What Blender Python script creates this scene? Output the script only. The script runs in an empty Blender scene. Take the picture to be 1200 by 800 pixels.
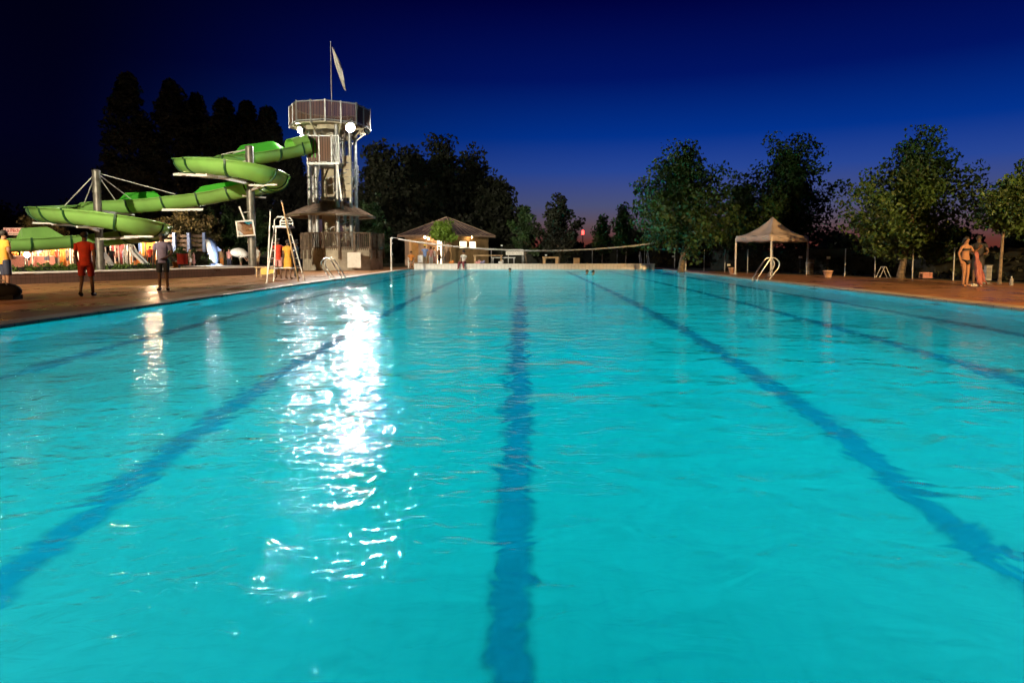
import bpy, bmesh, math, random
import numpy as np
from mathutils import Vector, Matrix
R = math.radians
PI = math.pi
random.seed(7)
sc = bpy.context.scene
col = sc.collection

# ------------------------------------------------------------------ camera
F, PX, PY, HZ = 750.0, 612.0, 348.0, 1.1      # focal length in px of a 1200 px wide frame, principal point, eye height
PITCH = math.atan(51.0 / F)
cam = bpy.data.cameras.new('camera')
cam.sensor_width = 36.0
cam.sensor_fit = 'HORIZONTAL'
cam.lens = 36.0 * F / 1200.0
cam.shift_x = -(PX - 600) / 1200.0
cam.shift_y = -(400 - PY) / 1200.0
cam.clip_start = 0.05
cam.clip_end = 3000
camo = bpy.data.objects.new('camera', cam)
col.objects.link(camo)
camo.location = (0, 0, HZ)
camo.rotation_euler = (R(90) - PITCH, 0, 0)
sc.camera = camo

# ------------------------------------------------------------------ world: dusk sky
w = bpy.data.worlds.new('World')
sc.world = w
w.use_nodes = True
wn, wl = w.node_tree.nodes, w.node_tree.links
bg = wn['Background']
tc = wn.new('ShaderNodeTexCoord')
nrm = wn.new('ShaderNodeVectorMath'); nrm.operation = 'NORMALIZE'
wl.new(tc.outputs['Generated'], nrm.inputs[0])
sp = wn.new('ShaderNodeSeparateXYZ'); wl.new(nrm.outputs[0], sp.inputs[0])
flat = wn.new('ShaderNodeVectorMath'); flat.operation = 'MULTIPLY'; flat.inputs[1].default_value = (1, 1, 0)
wl.new(nrm.outputs[0], flat.inputs[0])
fn = wn.new('ShaderNodeVectorMath'); fn.operation = 'NORMALIZE'; wl.new(flat.outputs[0], fn.inputs[0])
GLOW = R(30)
dt = wn.new('ShaderNodeVectorMath'); dt.operation = 'DOT_PRODUCT'
dt.inputs[1].default_value = (math.sin(GLOW), math.cos(GLOW), 0)
wl.new(fn.outputs[0], dt.inputs[0])
azr = wn.new('ShaderNodeMapRange'); azr.interpolation_type = 'SMOOTHSTEP'
azr.inputs['From Min'].default_value = 0.40; azr.inputs['From Max'].default_value = 0.985
wl.new(dt.outputs['Value'], azr.inputs['Value'])
def ramp(stops):
    r = wn.new('ShaderNodeValToRGB')
    cr = r.color_ramp
    while len(cr.elements) < len(stops): cr.elements.new(0.5)
    for e, (p, c) in zip(cr.elements, stops):
        e.position = p; e.color = (*c, 1)
    wl.new(sp.outputs['Z'], r.inputs['Fac'])
    return r
glow = ramp([(0.0, (.130, .022, .014)), (.018, (.125, .034, .026)), (.045, (.115, .078, .098)), (.072, (.072, .084, .190)),
             (.125, (.020, .060, .300)), (.175, (.0005, .031, .262)), (.255, (.0001, .0070, .125)), (.36, (.0001, .0006, .045)), (.9, (.0001, .0003, .012))])
dark = ramp([(0.0, (.0016, .0012, .004)), (.06, (.0009, .0010, .006)), (.15, (.0005, .0006, .010)), (.3, (.0003, .0003, .0065)), (.9, (.0002, .0002, .003))])
mx = wn.new('ShaderNodeMix'); mx.data_type = 'RGBA'
wl.new(azr.outputs[0], mx.inputs['Factor']); wl.new(dark.outputs[0], mx.inputs['A']); wl.new(glow.outputs[0], mx.inputs['B'])
wl.new(mx.outputs['Result'], bg.inputs['Color'])
bg.inputs['Strength'].default_value = 1.0

# ------------------------------------------------------------------ film
sc.view_settings.view_transform = 'Standard'
sc.view_settings.look = 'None'
sc.view_settings.exposure = 0.0
sc.view_settings.gamma = 1.0
sc.render.engine = 'CYCLES'
cy = sc.cycles
cy.use_denoising = True
cy.caustics_reflective = False
cy.caustics_refractive = False
cy.max_bounces = 6
cy.diffuse_bounces = 2
cy.glossy_bounces = 3
cy.transmission_bounces = 5
cy.transparent_max_bounces = 6
cy.volume_bounces = 0
cy.sample_clamp_indirect = 3.0
cy.use_light_tree = True

# ------------------------------------------------------------------ helpers
_fw = Vector((0, math.cos(PITCH), -math.sin(PITCH)))
_up = Vector((0, math.sin(PITCH), math.cos(PITCH)))
def ray(px, py):
    return Vector((1, 0, 0)) * ((px - PX) / F) + _up * ((PY - py) / F) + _fw
def at(px, py, Y):
    "the point seen at photo pixel px, py that lies Y metres in front of the camera"
    d = ray(px, py); t = Y / d.y
    return Vector((d.x * t, Y, HZ + d.z * t))
def gnd(px, py, z=0.0):
    d = ray(px, py); t = (z - HZ) / d.z
    return Vector((d.x * t, d.y * t, z))

def mat(name, c, rough=0.6, metal=0.0, var=0.12, scale=6.0, bump=0.0, spec=0.5, emit=None, estr=0.0, trans=None, c2=None):
    m = bpy.data.materials.new(name); m.use_nodes = True
    n, l = m.node_tree.nodes, m.node_tree.links
    b = n['Principled BSDF']
    b.inputs['Roughness'].default_value = rough
    b.inputs['Metallic'].default_value = metal
    b.inputs['Specular IOR Level'].default_value = spec
    if emit:
        b.inputs['Base Color'].default_value = (*c, 1)
        b.inputs['Emission Color'].default_value = (*emit, 1); b.inputs['Emission Strength'].default_value = estr
        return m
    t = n.new('ShaderNodeTexCoord')
    nz = n.new('ShaderNodeTexNoise'); nz.inputs['Scale'].default_value = scale; nz.inputs['Detail'].default_value = 4
    l.new(t.outputs['Object'], nz.inputs['Vector'])
    r = n.new('ShaderNodeValToRGB')
    lo = c2 if c2 else tuple(max(0, x * (1 - var * 1.6)) for x in c)
    hi = tuple(min(1, x * (1 + var)) for x in c)
    r.color_ramp.elements[0].position = .3; r.color_ramp.elements[0].color = (*lo, 1)
    r.color_ramp.elements[1].position = .7; r.color_ramp.elements[1].color = (*hi, 1)
    l.new(nz.outputs['Fac'], r.inputs['Fac']); l.new(r.outputs['Color'], b.inputs['Base Color'])
    if bump:
        bp = n.new('ShaderNodeBump'); bp.inputs['Strength'].default_value = bump; bp.inputs['Distance'].default_value = .02
        l.new(nz.outputs['Fac'], bp.inputs['Height']); l.new(bp.outputs[0], b.inputs['Normal'])
    if trans:
        tr = n.new('ShaderNodeBsdfTranslucent'); l.new(r.outputs['Color'], tr.inputs['Color'])
        mxs = n.new('ShaderNodeMixShader'); mxs.inputs[0].default_value = trans
        l.new(b.outputs[0], mxs.inputs[1]); l.new(tr.outputs[0], mxs.inputs[2])
        l.new(mxs.outputs[0], n['Material Output'].inputs['Surface'])
    return m

def tile_mat(name, c, mortar, bw, bh, rough=.4, off=.0, msize=.012, axis='XZ', var=.9, bump=.3, stain=.25):
    m = mat(name, c, rough, var=.1)
    n, l = m.node_tree.nodes, m.node_tree.links
    b = n['Principled BSDF']
    for x in [x for x in n if x.type in ('TEX_NOISE', 'VALTORGB', 'TEX_COORD')]: n.remove(x)
    t = n.new('ShaderNodeTexCoord'); s = n.new('ShaderNodeSeparateXYZ'); k = n.new('ShaderNodeCombineXYZ')
    l.new(t.outputs['Object'], s.inputs[0])
    if axis == 'LZ':      # along the wall whatever way it runs
        a = n.new('ShaderNodeMath'); a.operation = 'ADD'
        l.new(s.outputs['X'], a.inputs[0]); l.new(s.outputs['Y'], a.inputs[1]); l.new(a.outputs[0], k.inputs['X']); l.new(s.outputs['Z'], k.inputs['Y'])
    else:
        l.new(s.outputs[axis[0]], k.inputs['X']); l.new(s.outputs[axis[1]], k.inputs['Y'])
    br = n.new('ShaderNodeTexBrick')
    br.offset = off
    br.inputs['Color1'].default_value = (*c, 1)
    br.inputs['Color2'].default_value = (*[x * var for x in c], 1)
    br.inputs['Mortar'].default_value = (*mortar, 1)
    br.inputs['Scale'].default_value = 1.0
    br.inputs['Mortar Size'].default_value = msize
    br.inputs['Brick Width'].default_value = bw; br.inputs['Row Height'].default_value = bh
    l.new(k.outputs[0], br.inputs['Vector'])
    nz = n.new('ShaderNodeTexNoise'); nz.inputs['Scale'].default_value = .9; nz.inputs['Detail'].default_value = 5; nz.inputs['Roughness'].default_value = .65
    l.new(t.outputs['Object'], nz.inputs['Vector'])
    mr = n.new('ShaderNodeMapRange'); mr.inputs['From Min'].default_value = .3; mr.inputs['From Max'].default_value = .7
    mr.inputs['To Min'].default_value = 1 - stain; mr.inputs['To Max'].default_value = 1 + stain * .4
    l.new(nz.outputs['Fac'], mr.inputs['Value'])
    mu = n.new('ShaderNodeVectorMath'); mu.operation = 'MULTIPLY'
    l.new(br.outputs['Color'], mu.inputs[0]); l.new(mr.outputs[0], mu.inputs[1]); l.new(mu.outputs[0], b.inputs['Base Color'])
    rr = n.new('ShaderNodeMapRange'); rr.inputs['From Min'].default_value = .35; rr.inputs['From Max'].default_value = .65
    rr.inputs['To Min'].default_value = rough * .55; rr.inputs['To Max'].default_value = min(1, rough * 1.25)
    l.new(nz.outputs['Fac'], rr.inputs['Value']); l.new(rr.outputs[0], b.inputs['Roughness'])
    if bump:
        bp = n.new('ShaderNodeBump'); bp.inputs['Strength'].default_value = bump; bp.inputs['Distance'].default_value = .01
        iv = n.new('ShaderNodeMath'); iv.operation = 'SUBTRACT'; iv.inputs[0].default_value = 1
        l.new(br.outputs['Fac'], iv.inputs[1]); l.new(iv.outputs[0], bp.inputs['Height']); l.new(bp.outputs[0], b.inputs['Normal'])
    return m

def lamp_mat(name, c, s):
    m = bpy.data.materials.new(name); m.use_nodes = True
    n, l = m.node_tree.nodes, m.node_tree.links
    n.remove(n['Principled BSDF'])
    e = n.new('ShaderNodeEmission'); e.inputs['Color'].default_value = (*c, 1); e.inputs['Strength'].default_value = s
    l.new(e.outputs[0], n['Material Output'].inputs['Surface'])
    return m

class MB:
    "collects shapes in world coordinates, then links them as ONE mesh object"
    def __init__(s): s.v, s.f, s.sm = [], [], []
    def add(s, vs, fs, smooth=False):
        o = len(s.v); s.v += [tuple(x) for x in vs]; s.f += [tuple(i + o for i in f) for f in fs]; s.sm += [smooth] * len(fs); return s
    def quad(s, a, b, c, d): return s.add([a, b, c, d], [(0, 1, 2, 3)])
    def box(s, c, d, rz=0.0, m=None):
        x, y, z = d[0] / 2, d[1] / 2, d[2] / 2
        M = m if m is not None else Matrix.Translation(Vector(c)) @ Matrix.Rotation(rz, 4, 'Z')
        vs = [M @ Vector((i * x, j * y, k * z)) for i in (-1, 1) for j in (-1, 1) for k in (-1, 1)]
        return s.add(vs, [(0, 1, 3, 2), (4, 6, 7, 5), (0, 4, 5, 1), (2, 3, 7, 6), (0, 2, 6, 4), (1, 5, 7, 3)])
    def span(s, a, b, w, h):
        "a board from a to b, w wide across, h high"
        a, b = Vector(a), Vector(b); d = b - a; L = d.length; d.normalize()
        up = Vector((0, 0, 1)) if abs(d.z) < .95 else Vector((0, 1, 0))
        sd = d.cross(up).normalized(); up = sd.cross(d)
        M = Matrix((d, sd, up)).transposed().to_4x4(); M.translation = (a + b) / 2
        return s.box(None, (L, w, h), m=M)
    def tube(s, pts, r, n=8, cap=True):
        pts = [Vector(p) for p in pts]; k = len(pts)
        rs = r if isinstance(r, (list, tuple)) else [r] * k
        vs, fs = [], []; ref = None
        for i, p in enumerate(pts):
            t = (pts[min(i + 1, k - 1)] - pts[max(i - 1, 0)]).normalized()
            if ref is None: ref = t.orthogonal().normalized()
            ref = (ref - t * ref.dot(t)).normalized(); b = t.cross(ref)
            vs += [p + (ref * math.cos(2 * PI * j / n) + b * math.sin(2 * PI * j / n)) * rs[i] for j in range(n)]
        for i in range(k - 1):
            fs += [(i * n + j, i * n + (j + 1) % n, (i + 1) * n + (j + 1) % n, (i + 1) * n + j) for j in range(n)]
        s.add(vs, fs, True)
        if cap:
            s.add(vs[:n], [tuple(range(n - 1, -1, -1))]); s.add(vs[-n:], [tuple(range(n))])
        return s
    def lathe(s, prof, c=(0, 0, 0), n=16, smooth=True, a0=0.0):
        vs, fs = [], []; c = Vector(c)
        for r, z in prof:
            vs += [c + Vector((r * math.cos(a0 + 2 * PI * j / n), r * math.sin(a0 + 2 * PI * j / n), z)) for j in range(n)]
        for i in range(len(prof) - 1):
            fs += [(i * n + j, i * n + (j + 1) % n, (i + 1) * n + (j + 1) % n, (i + 1) * n + j) for j in range(n)]
        s.add(vs, fs, smooth)
        s.add(vs[:n], [tuple(range(n - 1, -1, -1))]); s.add(vs[-n:], [tuple(range(n))])
        return s
    def ball(s, c, r, n=10, k=6):
        r = r if isinstance(r, (tuple, list)) else (r, r, r); c = Vector(c)
        vs = [c + Vector((0, 0, -r[2]))]
        for i in range(1, k):
            a = -PI / 2 + PI * i / k
            vs += [c + Vector((r[0] * math.cos(a) * math.cos(2 * PI * j / n), r[1] * math.cos(a) * math.sin(2 * PI * j / n), r[2] * math.sin(a))) for j in range(n)]
        vs.append(c + Vector((0, 0, r[2])))
        fs = [(0, 1 + (j + 1) % n, 1 + j) for j in range(n)]
        for i in range(k - 2):
            fs += [(1 + i * n + j, 1 + i * n + (j + 1) % n, 1 + (i + 1) * n + (j + 1) % n, 1 + (i + 1) * n + j) for j in range(n)]
        t = len(vs) - 1; o = 1 + (k - 2) * n
        fs += [(o + j, o + (j + 1) % n, t) for j in range(n)]
        return s.add(vs, fs, True)
    def prism(s, pts, z0, z1):
        n = len(pts)
        vs = [(p[0], p[1], z0) for p in pts] + [(p[0], p[1], z1) for p in pts]
        return s.add(vs, [tuple(range(n - 1, -1, -1)), tuple(range(n, 2 * n))] + [(i, (i + 1) % n, n + (i + 1) % n, n + i) for i in range(n)])
    def build(s, name, m, parent=None, local=False):
        me = bpy.data.meshes.new(name)
        off = Vector((0, 0, 0))
        if parent is not None and not local:
            p = parent
            while p is not None: off = off + p.location; p = p.parent
        me.from_pydata([tuple(Vector(v) - off) for v in s.v] if off.length else s.v, [], s.f)
        me.polygons.foreach_set('use_smooth', s.sm)
        me.validate(); me.update()
        me.materials.append(m)
        o = bpy.data.objects.new(name, me); col.objects.link(o)
        if parent is not None: o.parent = parent
        return o

def tag(o, label=None, cat=None, group=None, kind=None):
    if label: o['label'] = label
    if cat: o['category'] = cat
    if group: o['group'] = group
    if kind: o['kind'] = kind
    return o
def thing(name, loc, label, cat, group=None, rz=0.0):
    o = bpy.data.objects.new(name, None); col.objects.link(o)
    o.empty_display_size = .2
    o.location = loc; o.rotation_euler = (0, 0, rz)
    return tag(o, label, cat, group)
def copy_thing(o, parent=None):
    c = o.copy(); col.objects.link(c)
    if parent is not None: c.parent = parent
    for ch in list(o.children): copy_thing(ch, c)
    return c
def text_mesh(name, body, size, m, parent, M, bold=0.0):
    cu = bpy.data.curves.new(name, 'FONT'); cu.body = body; cu.size = size; cu.align_x = 'CENTER'; cu.align_y = 'CENTER'; cu.extrude = .002; cu.offset = bold
    tmp = bpy.data.objects.new(name, cu); col.objects.link(tmp)
    bpy.context.view_layer.update()
    me = bpy.data.meshes.new_from_object(tmp.evaluated_get(bpy.context.evaluated_depsgraph_get()))
    bpy.data.objects.remove(tmp)
    me.transform(M); me.materials.clear(); me.materials.append(m)
    o = bpy.data.objects.new(name, me); col.objects.link(o); o.parent = parent
    return o

M = {}
def defm(k, *a, **b): M[k] = mat(k, *a, **b)
defm('steel', (.55, .56, .58), .32, 1.0, var=.1)
defm('galv', (.46, .48, .50), .5, .6, var=.2, scale=4)
defm('pole_steel', (.17, .16, .14), .45, .4, var=.3, scale=3)  # galvanised steel darkened: its dark reflections are put into the colour
defm('slat_wood', (.13, .095, .07), .8, var=.35, scale=4)
defm('dark_slat', (.035, .024, .018), .8, var=.3)
defm('leaf_lit_bright', (.22, .36, .045), .5, var=.35, scale=2.5, trans=.35)  # brightened leaf colour stands in for lamplight on the small pavilion tree
defm('c_towel', (.34, .12, .11), .85)
defm('white_paint', (.78, .77, .74), .45, var=.06)
defm('black', (.006, .006, .007), .8, spec=.2)
defm('dark_metal', (.06, .065, .07), .5, .3)
defm('concrete', (.42, .38, .31), .85, var=.25, scale=2.2, bump=.2)
defm('render_cream', (.55, .50, .38), .8, var=.2, scale=1.6)
defm('wood_dark', (.16, .10, .075), .75, var=.4, scale=3)
defm('wood_pale', (.48, .33, .18), .7, var=.25, scale=4)
defm('wood_grey', (.28, .23, .19), .8, var=.35, scale=3.5)
defm('roof_brown', (.30, .19, .12), .85, var=.3, scale=5, bump=.3)
defm('roof_slate', (.17, .11, .115), .7, var=.3, scale=4)
defm('wall_pink', (.52, .36, .26), .8, var=.14, scale=2)
defm('wall_ochre', (.42, .27, .13), .8, var=.2, scale=2)
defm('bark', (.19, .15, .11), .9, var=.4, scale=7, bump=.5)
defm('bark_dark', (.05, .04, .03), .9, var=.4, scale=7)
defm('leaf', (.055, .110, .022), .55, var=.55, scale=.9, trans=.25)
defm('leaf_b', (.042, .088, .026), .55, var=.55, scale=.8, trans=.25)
defm('leaf_dark', (.020, .026, .012), .7, var=.5, scale=.5, trans=.15)  # darkened copy of leaf: night shade is put into the colour
defm('leaf_shaded_black', (.009, .011, .007), .8, var=.5, scale=.4)  # near-black copy of leaf, unlit foliage painted as such
defm('leaf_lit', (.11, .19, .03), .5, var=.4, scale=2.5, trans=.3)  # lighter copy of leaf, lamplight on the shrubs put into the colour
defm('leaf_lit_warm', (.10, .085, .03), .6, var=.5, scale=1.5, trans=.25)  # leaf tinted orange: the glow of the fair is painted in
defm('slide_green', (.34, .64, .17), .22, var=.10, scale=.7, trans=.38)
defm('slide_bright', (.11, .62, .06), .25, var=.08, scale=.8, trans=.45)
defm('slide_seam', (.012, .07, .018), .5)
defm('canvas', (.70, .60, .58), .85, var=.08, scale=2, trans=.25)
defm('net', (.55, .55, .55), .9)
defm('terracotta', (.62, .40, .30), .8)
defm('plastic_white', (.78, .78, .76), .4)
defm('plastic_red', (.60, .04, .02), .45)
defm('plastic_yellow', (.62, .42, .05), .5)
defm('blue_paint', (.05, .12, .32), .5)
for k, c in dict(skin=(.42, .24, .15), skin_dark=(.12, .065, .04), skin_tan=(.34, .17, .09), hair=(.02, .014, .01), hair_brown=(.07, .04, .02),
                 c_red=(.62, .045, .015), c_redshort=(.34, .02, .012), c_yellow=(.62, .31, .03), c_purple=(.26, .23, .36), c_navy=(.025, .03, .06),
                 c_black=(.012, .012, .014), c_white=(.72, .70, .67), c_blue=(.16, .24, .48), c_pink=(.62, .30, .28), c_olive=(.12, .11, .06),
                 c_tan=(.45, .30, .17), c_khaki=(.40, .34, .22), c_maroon=(.20, .03, .04), c_grey=(.25, .25, .26), c_orange=(.60, .22, .04)).items():
    defm(k, c, .75, var=.12, scale=9)
# strengths of the lamps
FLOOD_MAIN, FLOOD_SIDE, FAIR, POOL = 3600, 1800, 1000, 1120
BEAMS_L = [((-16, 32, 4.2), 42, 74000, (1.0, .88, .64)), ((-16, 18, 0), 46, 10000, (1.0, .50, .17))]  # beams of the assumed mast on the slide side, added to light slide and deck
BEAMS_R = [((15, 13, 0), 42, 56000, (1.0, .50, .13)), ((14, 36, 4.5), 46, 12500, (.90, 1.0, .72))]  # beams of the assumed mast on the tree side, added to light deck and trees
# ------------------------------------------------------------------ ground, deck, pool
XL, XR, Y0, Y1 = -8.0, 10.0, 0.9, 45.5
DEPTH, ZW = -2.1, -0.05
def ring(mb, ax0, ax1, ay0, ay1, bx0, bx1, by0, by1, z):
    mb.quad((bx0, by0, z), (bx1, by0, z), (ax1, ay0, z), (ax0, ay0, z))
    mb.quad((bx1, by0, z), (bx1, by1, z), (ax1, ay1, z), (ax1, ay0, z))
    mb.quad((bx1, by1, z), (bx0, by1, z), (ax0, ay1, z), (ax1, ay1, z))
    mb.quad((bx0, by1, z), (bx0, by0, z), (ax0, ay0, z), (ax0, ay1, z))
    return mb
grass = mat('grass_ground', (.045, .055, .02), .95, var=.5, scale=.7, bump=.6)
tag(ring(MB(), XL - .2, XR + .2, Y0 - .2, Y1 + .2, -900, 900, -60, 1600, -.03).build('ground', grass), kind='structure')

deckm = tile_mat('deck_paving', (.44, .20, .08), (.18, .09, .04), .6, .3, rough=.40, off=.5, msize=.010, axis='XY', var=.82, bump=.35, stain=.45)
rf = [gnd(1330, 338), gnd(1200, 332.2), gnd(1115, 328.6), gnd(1069, 326.8), gnd(990, 323.6), gnd(905, 320.8), gnd(825, 317.8)]   # line of the fence
dk = MB()
dk.add([(XL - .45, -8, 0), (XL - .45, 52, 0), (-40, 52, 0), (-40, -8, 0)], [(0, 1, 2, 3)])
rp = [(XR + .45, -8, 0), (24, -8, 0)] + [(p.x, p.y, 0) for p in rf] + [(10.6, 50, 0), (XR + .45, 50, 0)]
dk.add(rp, [tuple(range(len(rp)))])
dk.add([(XL - .45, -8, 0), (XR + .45, -8, 0), (XR + .45, Y0 - .45, 0), (XL - .45, Y0 - .45, 0)], [(0, 1, 2, 3)])
dk.add([(XL - .45, Y1 + .5, 0), (XR + .45, Y1 + .5, 0), (XR + .45, 50, 0), (XL - .45, 50, 0)], [(0, 1, 2, 3)])
tag(dk.build('pool_deck', deckm), kind='structure')

copm = tile_mat('coping_stone', (.56, .47, .38), (.22, .18, .14), .5, .5, rough=.45, axis='XY', msize=.008, bump=.3, stain=.3)
cp = MB()
def slab(mb, x0, x1, y0, y1, z0, z1): return mb.box(((x0 + x1) / 2, (y0 + y1) / 2, (z0 + z1) / 2), (x1 - x0, y1 - y0, z1 - z0))
slab(cp, XL - .45, XL + .03, Y0 - .45, Y1, -.12, .012); slab(cp, XR - .03, XR + .45, Y0 - .45, Y1, -.12, .012)
slab(cp, XL + .03, XR - .03, Y0 - .45, Y0 + .03, -.12, .012)
cpo = tag(cp.build('pool_kerb', copm), kind='structure')
bv = cpo.modifiers.new('bevel', 'BEVEL'); bv.width = .012; bv.segments = 2

shell_m = tile_mat('pool_tiles', (.66, .80, .84), (.50, .66, .72), .25, .25, rough=.35, axis='XY', msize=.006, var=.97, bump=0, stain=.10)
pw = MB()
pw.quad((XL, Y0, DEPTH), (XR, Y0, DEPTH), (XR, Y1, DEPTH), (XL, Y1, DEPTH))
pw.quad((XL, Y0, DEPTH), (XL, Y1, DEPTH), (XL, Y1, -.1), (XL, Y0, -.1))
pw.quad((XR, Y1, DEPTH), (XR, Y0, DEPTH), (XR, Y0, -.1), (XR, Y1, -.1))
pw.quad((XL, Y1, DEPTH), (XR, Y1, DEPTH), (XR, Y1, -.03), (XL, Y1, -.03))
pw.quad((XR, Y0, DEPTH), (XL, Y0, DEPTH), (XL, Y0, -.1), (XR, Y0, -.1))
tag(pw.build('pool_floor', shell_m), kind='structure')

lane_m = mat('lane_tiles', (.02, .13, .21), .4, var=.2, scale=5)
for x in (-6.3, -3.1, -.06, 3.0, 5.9, 8.5):
    b = MB(); b.quad((x - .12, Y0 + .6, DEPTH + .004), (x + .12, Y0 + .6, DEPTH + .004), (x + .12, Y1 - 1.2, DEPTH + .004), (x - .12, Y1 - 1.2, DEPTH + .004))
    tag(b.build('pool_lane_line', lane_m), kind='structure')

# water: a closed body that ends inside the shell, with absorbing volume and rippled surface
wm = bpy.data.materials.new('pool_water'); wm.use_nodes = True
n, l = wm.node_tree.nodes, wm.node_tree.links
n.remove(n['Principled BSDF'])
gr = n.new('ShaderNodeBsdfRefraction'); gr.inputs['IOR'].default_value = 1.333; gr.inputs['Roughness'].default_value = .16
gg = n.new('ShaderNodeBsdfGlossy'); gg.inputs['Roughness'].default_value = .016
gf = n.new('ShaderNodeFresnel'); gf.inputs['IOR'].default_value = 1.333
gl = n.new('ShaderNodeMixShader'); l.new(gf.outputs[0], gl.inputs[0]); l.new(gr.outputs[0], gl.inputs[1]); l.new(gg.outputs[0], gl.inputs[2])
tcw = n.new('ShaderNodeTexCoord')
def noise(scale, sx, sy, detail, rot=0.0, dist=0.0, w=0):
    mp = n.new('ShaderNodeMapping'); mp.inputs['Scale'].default_value = (sx, sy, 1); mp.inputs['Rotation'].default_value = (0, 0, rot); mp.inputs['Location'].default_value = (w, w * .7, w)
    l.new(tcw.outputs['Object'], mp.inputs['Vector'])
    z = n.new('ShaderNodeTexNoise'); z.inputs['Scale'].default_value = scale; z.inputs['Detail'].default_value = detail; z.inputs['Distortion'].default_value = dist
    z.inputs['Roughness'].default_value = .5
    l.new(mp.outputs[0], z.inputs['Vector']); return z.outputs['Fac']
def madd(a, k, b=None):
    m = n.new('ShaderNodeMath'); m.operation = 'MULTIPLY_ADD'; l.new(a, m.inputs[0])
    if hasattr(k, 'default_value'): l.new(k, m.inputs[1])
    else: m.inputs[1].default_value = k
    if b is None: m.inputs[2].default_value = 0
    else: l.new(b, m.inputs[2])
    return m.outputs[0]
patch = noise(.16, 1, .7, 2, .5, 0, 9)
pr = n.new('ShaderNodeMapRange'); pr.inputs['From Min'].default_value = .38; pr.inputs['From Max'].default_value = .62; pr.inputs['To Min'].default_value = .35; pr.inputs['To Max'].default_value = 1.2
l.new(patch, pr.inputs['Value'])
big = noise(.6, .85, 1.1, 1, .2, .4)          # long swell, about 1.8 m
mid = noise(2.0, .95, 1.3, 2, -.25, .9, 3)    # half metre waves
fine = noise(8.0, .9, 1.35, 2.5, .15, 1.3, 5)      # ripples
h = madd(big, .075)
h = madd(mid, .038, h)
h_soft = h
fm = madd(fine, pr.outputs[0])
h = madd(fm, .0125, h)
bp = n.new('ShaderNodeBump'); bp.inputs['Strength'].default_value = 1.0; bp.inputs['Distance'].default_value = 1.0
l.new(h, bp.inputs['Height']); [l.new(bp.outputs[0], x.inputs['Normal']) for x in (gg, gf)]
bs = n.new('ShaderNodeBump'); bs.inputs['Strength'].default_value = .6; bs.inputs['Distance'].default_value = 1.0
l.new(h_soft, bs.inputs['Height']); l.new(bs.outputs[0], gr.inputs['Normal'])
l.new(gl.outputs[0], n['Material Output'].inputs['Surface'])
va = n.new('ShaderNodeVolumeAbsorption')
va.inputs['Color'].default_value = (.0, .945, .965, 1); va.inputs['Density'].default_value = .5
l.new(va.outputs[0], n['Material Output'].inputs['Volume'])
wm.cycles.homogeneous_volume = True
wb = MB(); slab(wb, XL - .06, XR + .06, Y0 - .06, Y1 + .06, DEPTH - .06, ZW)
tag(wb.build('water', wm), kind='structure')

# lamps under water in the pool walls: assumed, unseen, they light the water
ul = [lamp_mat('underwater_lamp_glass', (1.0, .97, .88), POOL * k) for k in (13.5, 13, 16, 26, 40, 54, 64, 13)]
def assumed_pool_lamp(p, nx, ny, label, power):
    t = thing('assumed_pool_lamp', p, label, 'pool lamp', 'assumed underwater lamps in the pool walls')
    d = Vector((nx, ny, 0)); s = Vector((-ny, nx, 0)); z = Vector((0, 0, 1)); p = Vector(p)
    def disc(mb, r0, o): return mb.add([p + d * o + (s * math.cos(a) + z * math.sin(a)) * r0 for a in [2 * PI * i / 20 for i in range(20)]], [tuple(range(20))])
    rim = MB(); rim.tube([p + (s * math.cos(a) + z * math.sin(a)) * .23 + d * .02 for a in [2 * PI * i / 20 for i in range(21)]], .02, 6, False); rim.build('rim', M['steel'], t)
    cn = [2 * PI * i / 20 for i in range(20)]; rr_ = [(.205, .0), (.205, .20), (.185, .20), (.185, .0)]
    b = MB(); b.add([p + d * o + (s * math.cos(a) + z * math.sin(a)) * r_ for r_, o in rr_ for a in cn], [(i * 20 + j, i * 20 + (j + 1) % 20, (i + 1) * 20 + (j + 1) % 20, (i + 1) * 20 + j) for i in range(3) for j in range(20)], True); b.build('hood', M['dark_metal'], t)  # snoot added to hide the bright lens from the camera
    disc(MB(), .184, .025).build('lens', ul[power], t)
for side, x, nx in (('left', XL, 1), ('right', XR, -1)):
    for k, y in enumerate((2.6, 9.0, 15.4, 21.8, 28.2, 34.6, 41.0)):
        assumed_pool_lamp((x, y, -1.0), nx, 0, 'assumed round underwater lamp in the %s pool wall, %s from the near end' % (side, ('first', 'second', 'third', 'fourth', 'fifth', 'sixth', 'seventh')[k]), k)
for k, x in enumerate((-3.6, 4.8)):  # assumed pair added below the camera to brighten the near water
    assumed_pool_lamp((x, Y0, -1.0), 0, 1, 'assumed round underwater lamp in the near end wall, ' + ('left one', 'right one')[k], 7)
endt = tile_mat('end_wall_tiles', (.86, .87, .86), (.45, .47, .48), .25, .12, rough=.25, axis='XZ', msize=.008, bump=.15, stain=.12)
ew = thing('pool_end_wall', (1, Y1, 0), 'low white tiled wall across the far end of the pool', 'wall')
b = MB(); slab(b, XL + .32, XR - .6, Y1 + .003, Y1 + .55, -.1, .31); b.build('tiled_body', endt, ew)
b = MB(); slab(b, XL + .30, XR - .58, Y1 - .03, Y1 + .58, .31, .37); b.build('coping', M['white_paint'], ew)
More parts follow.
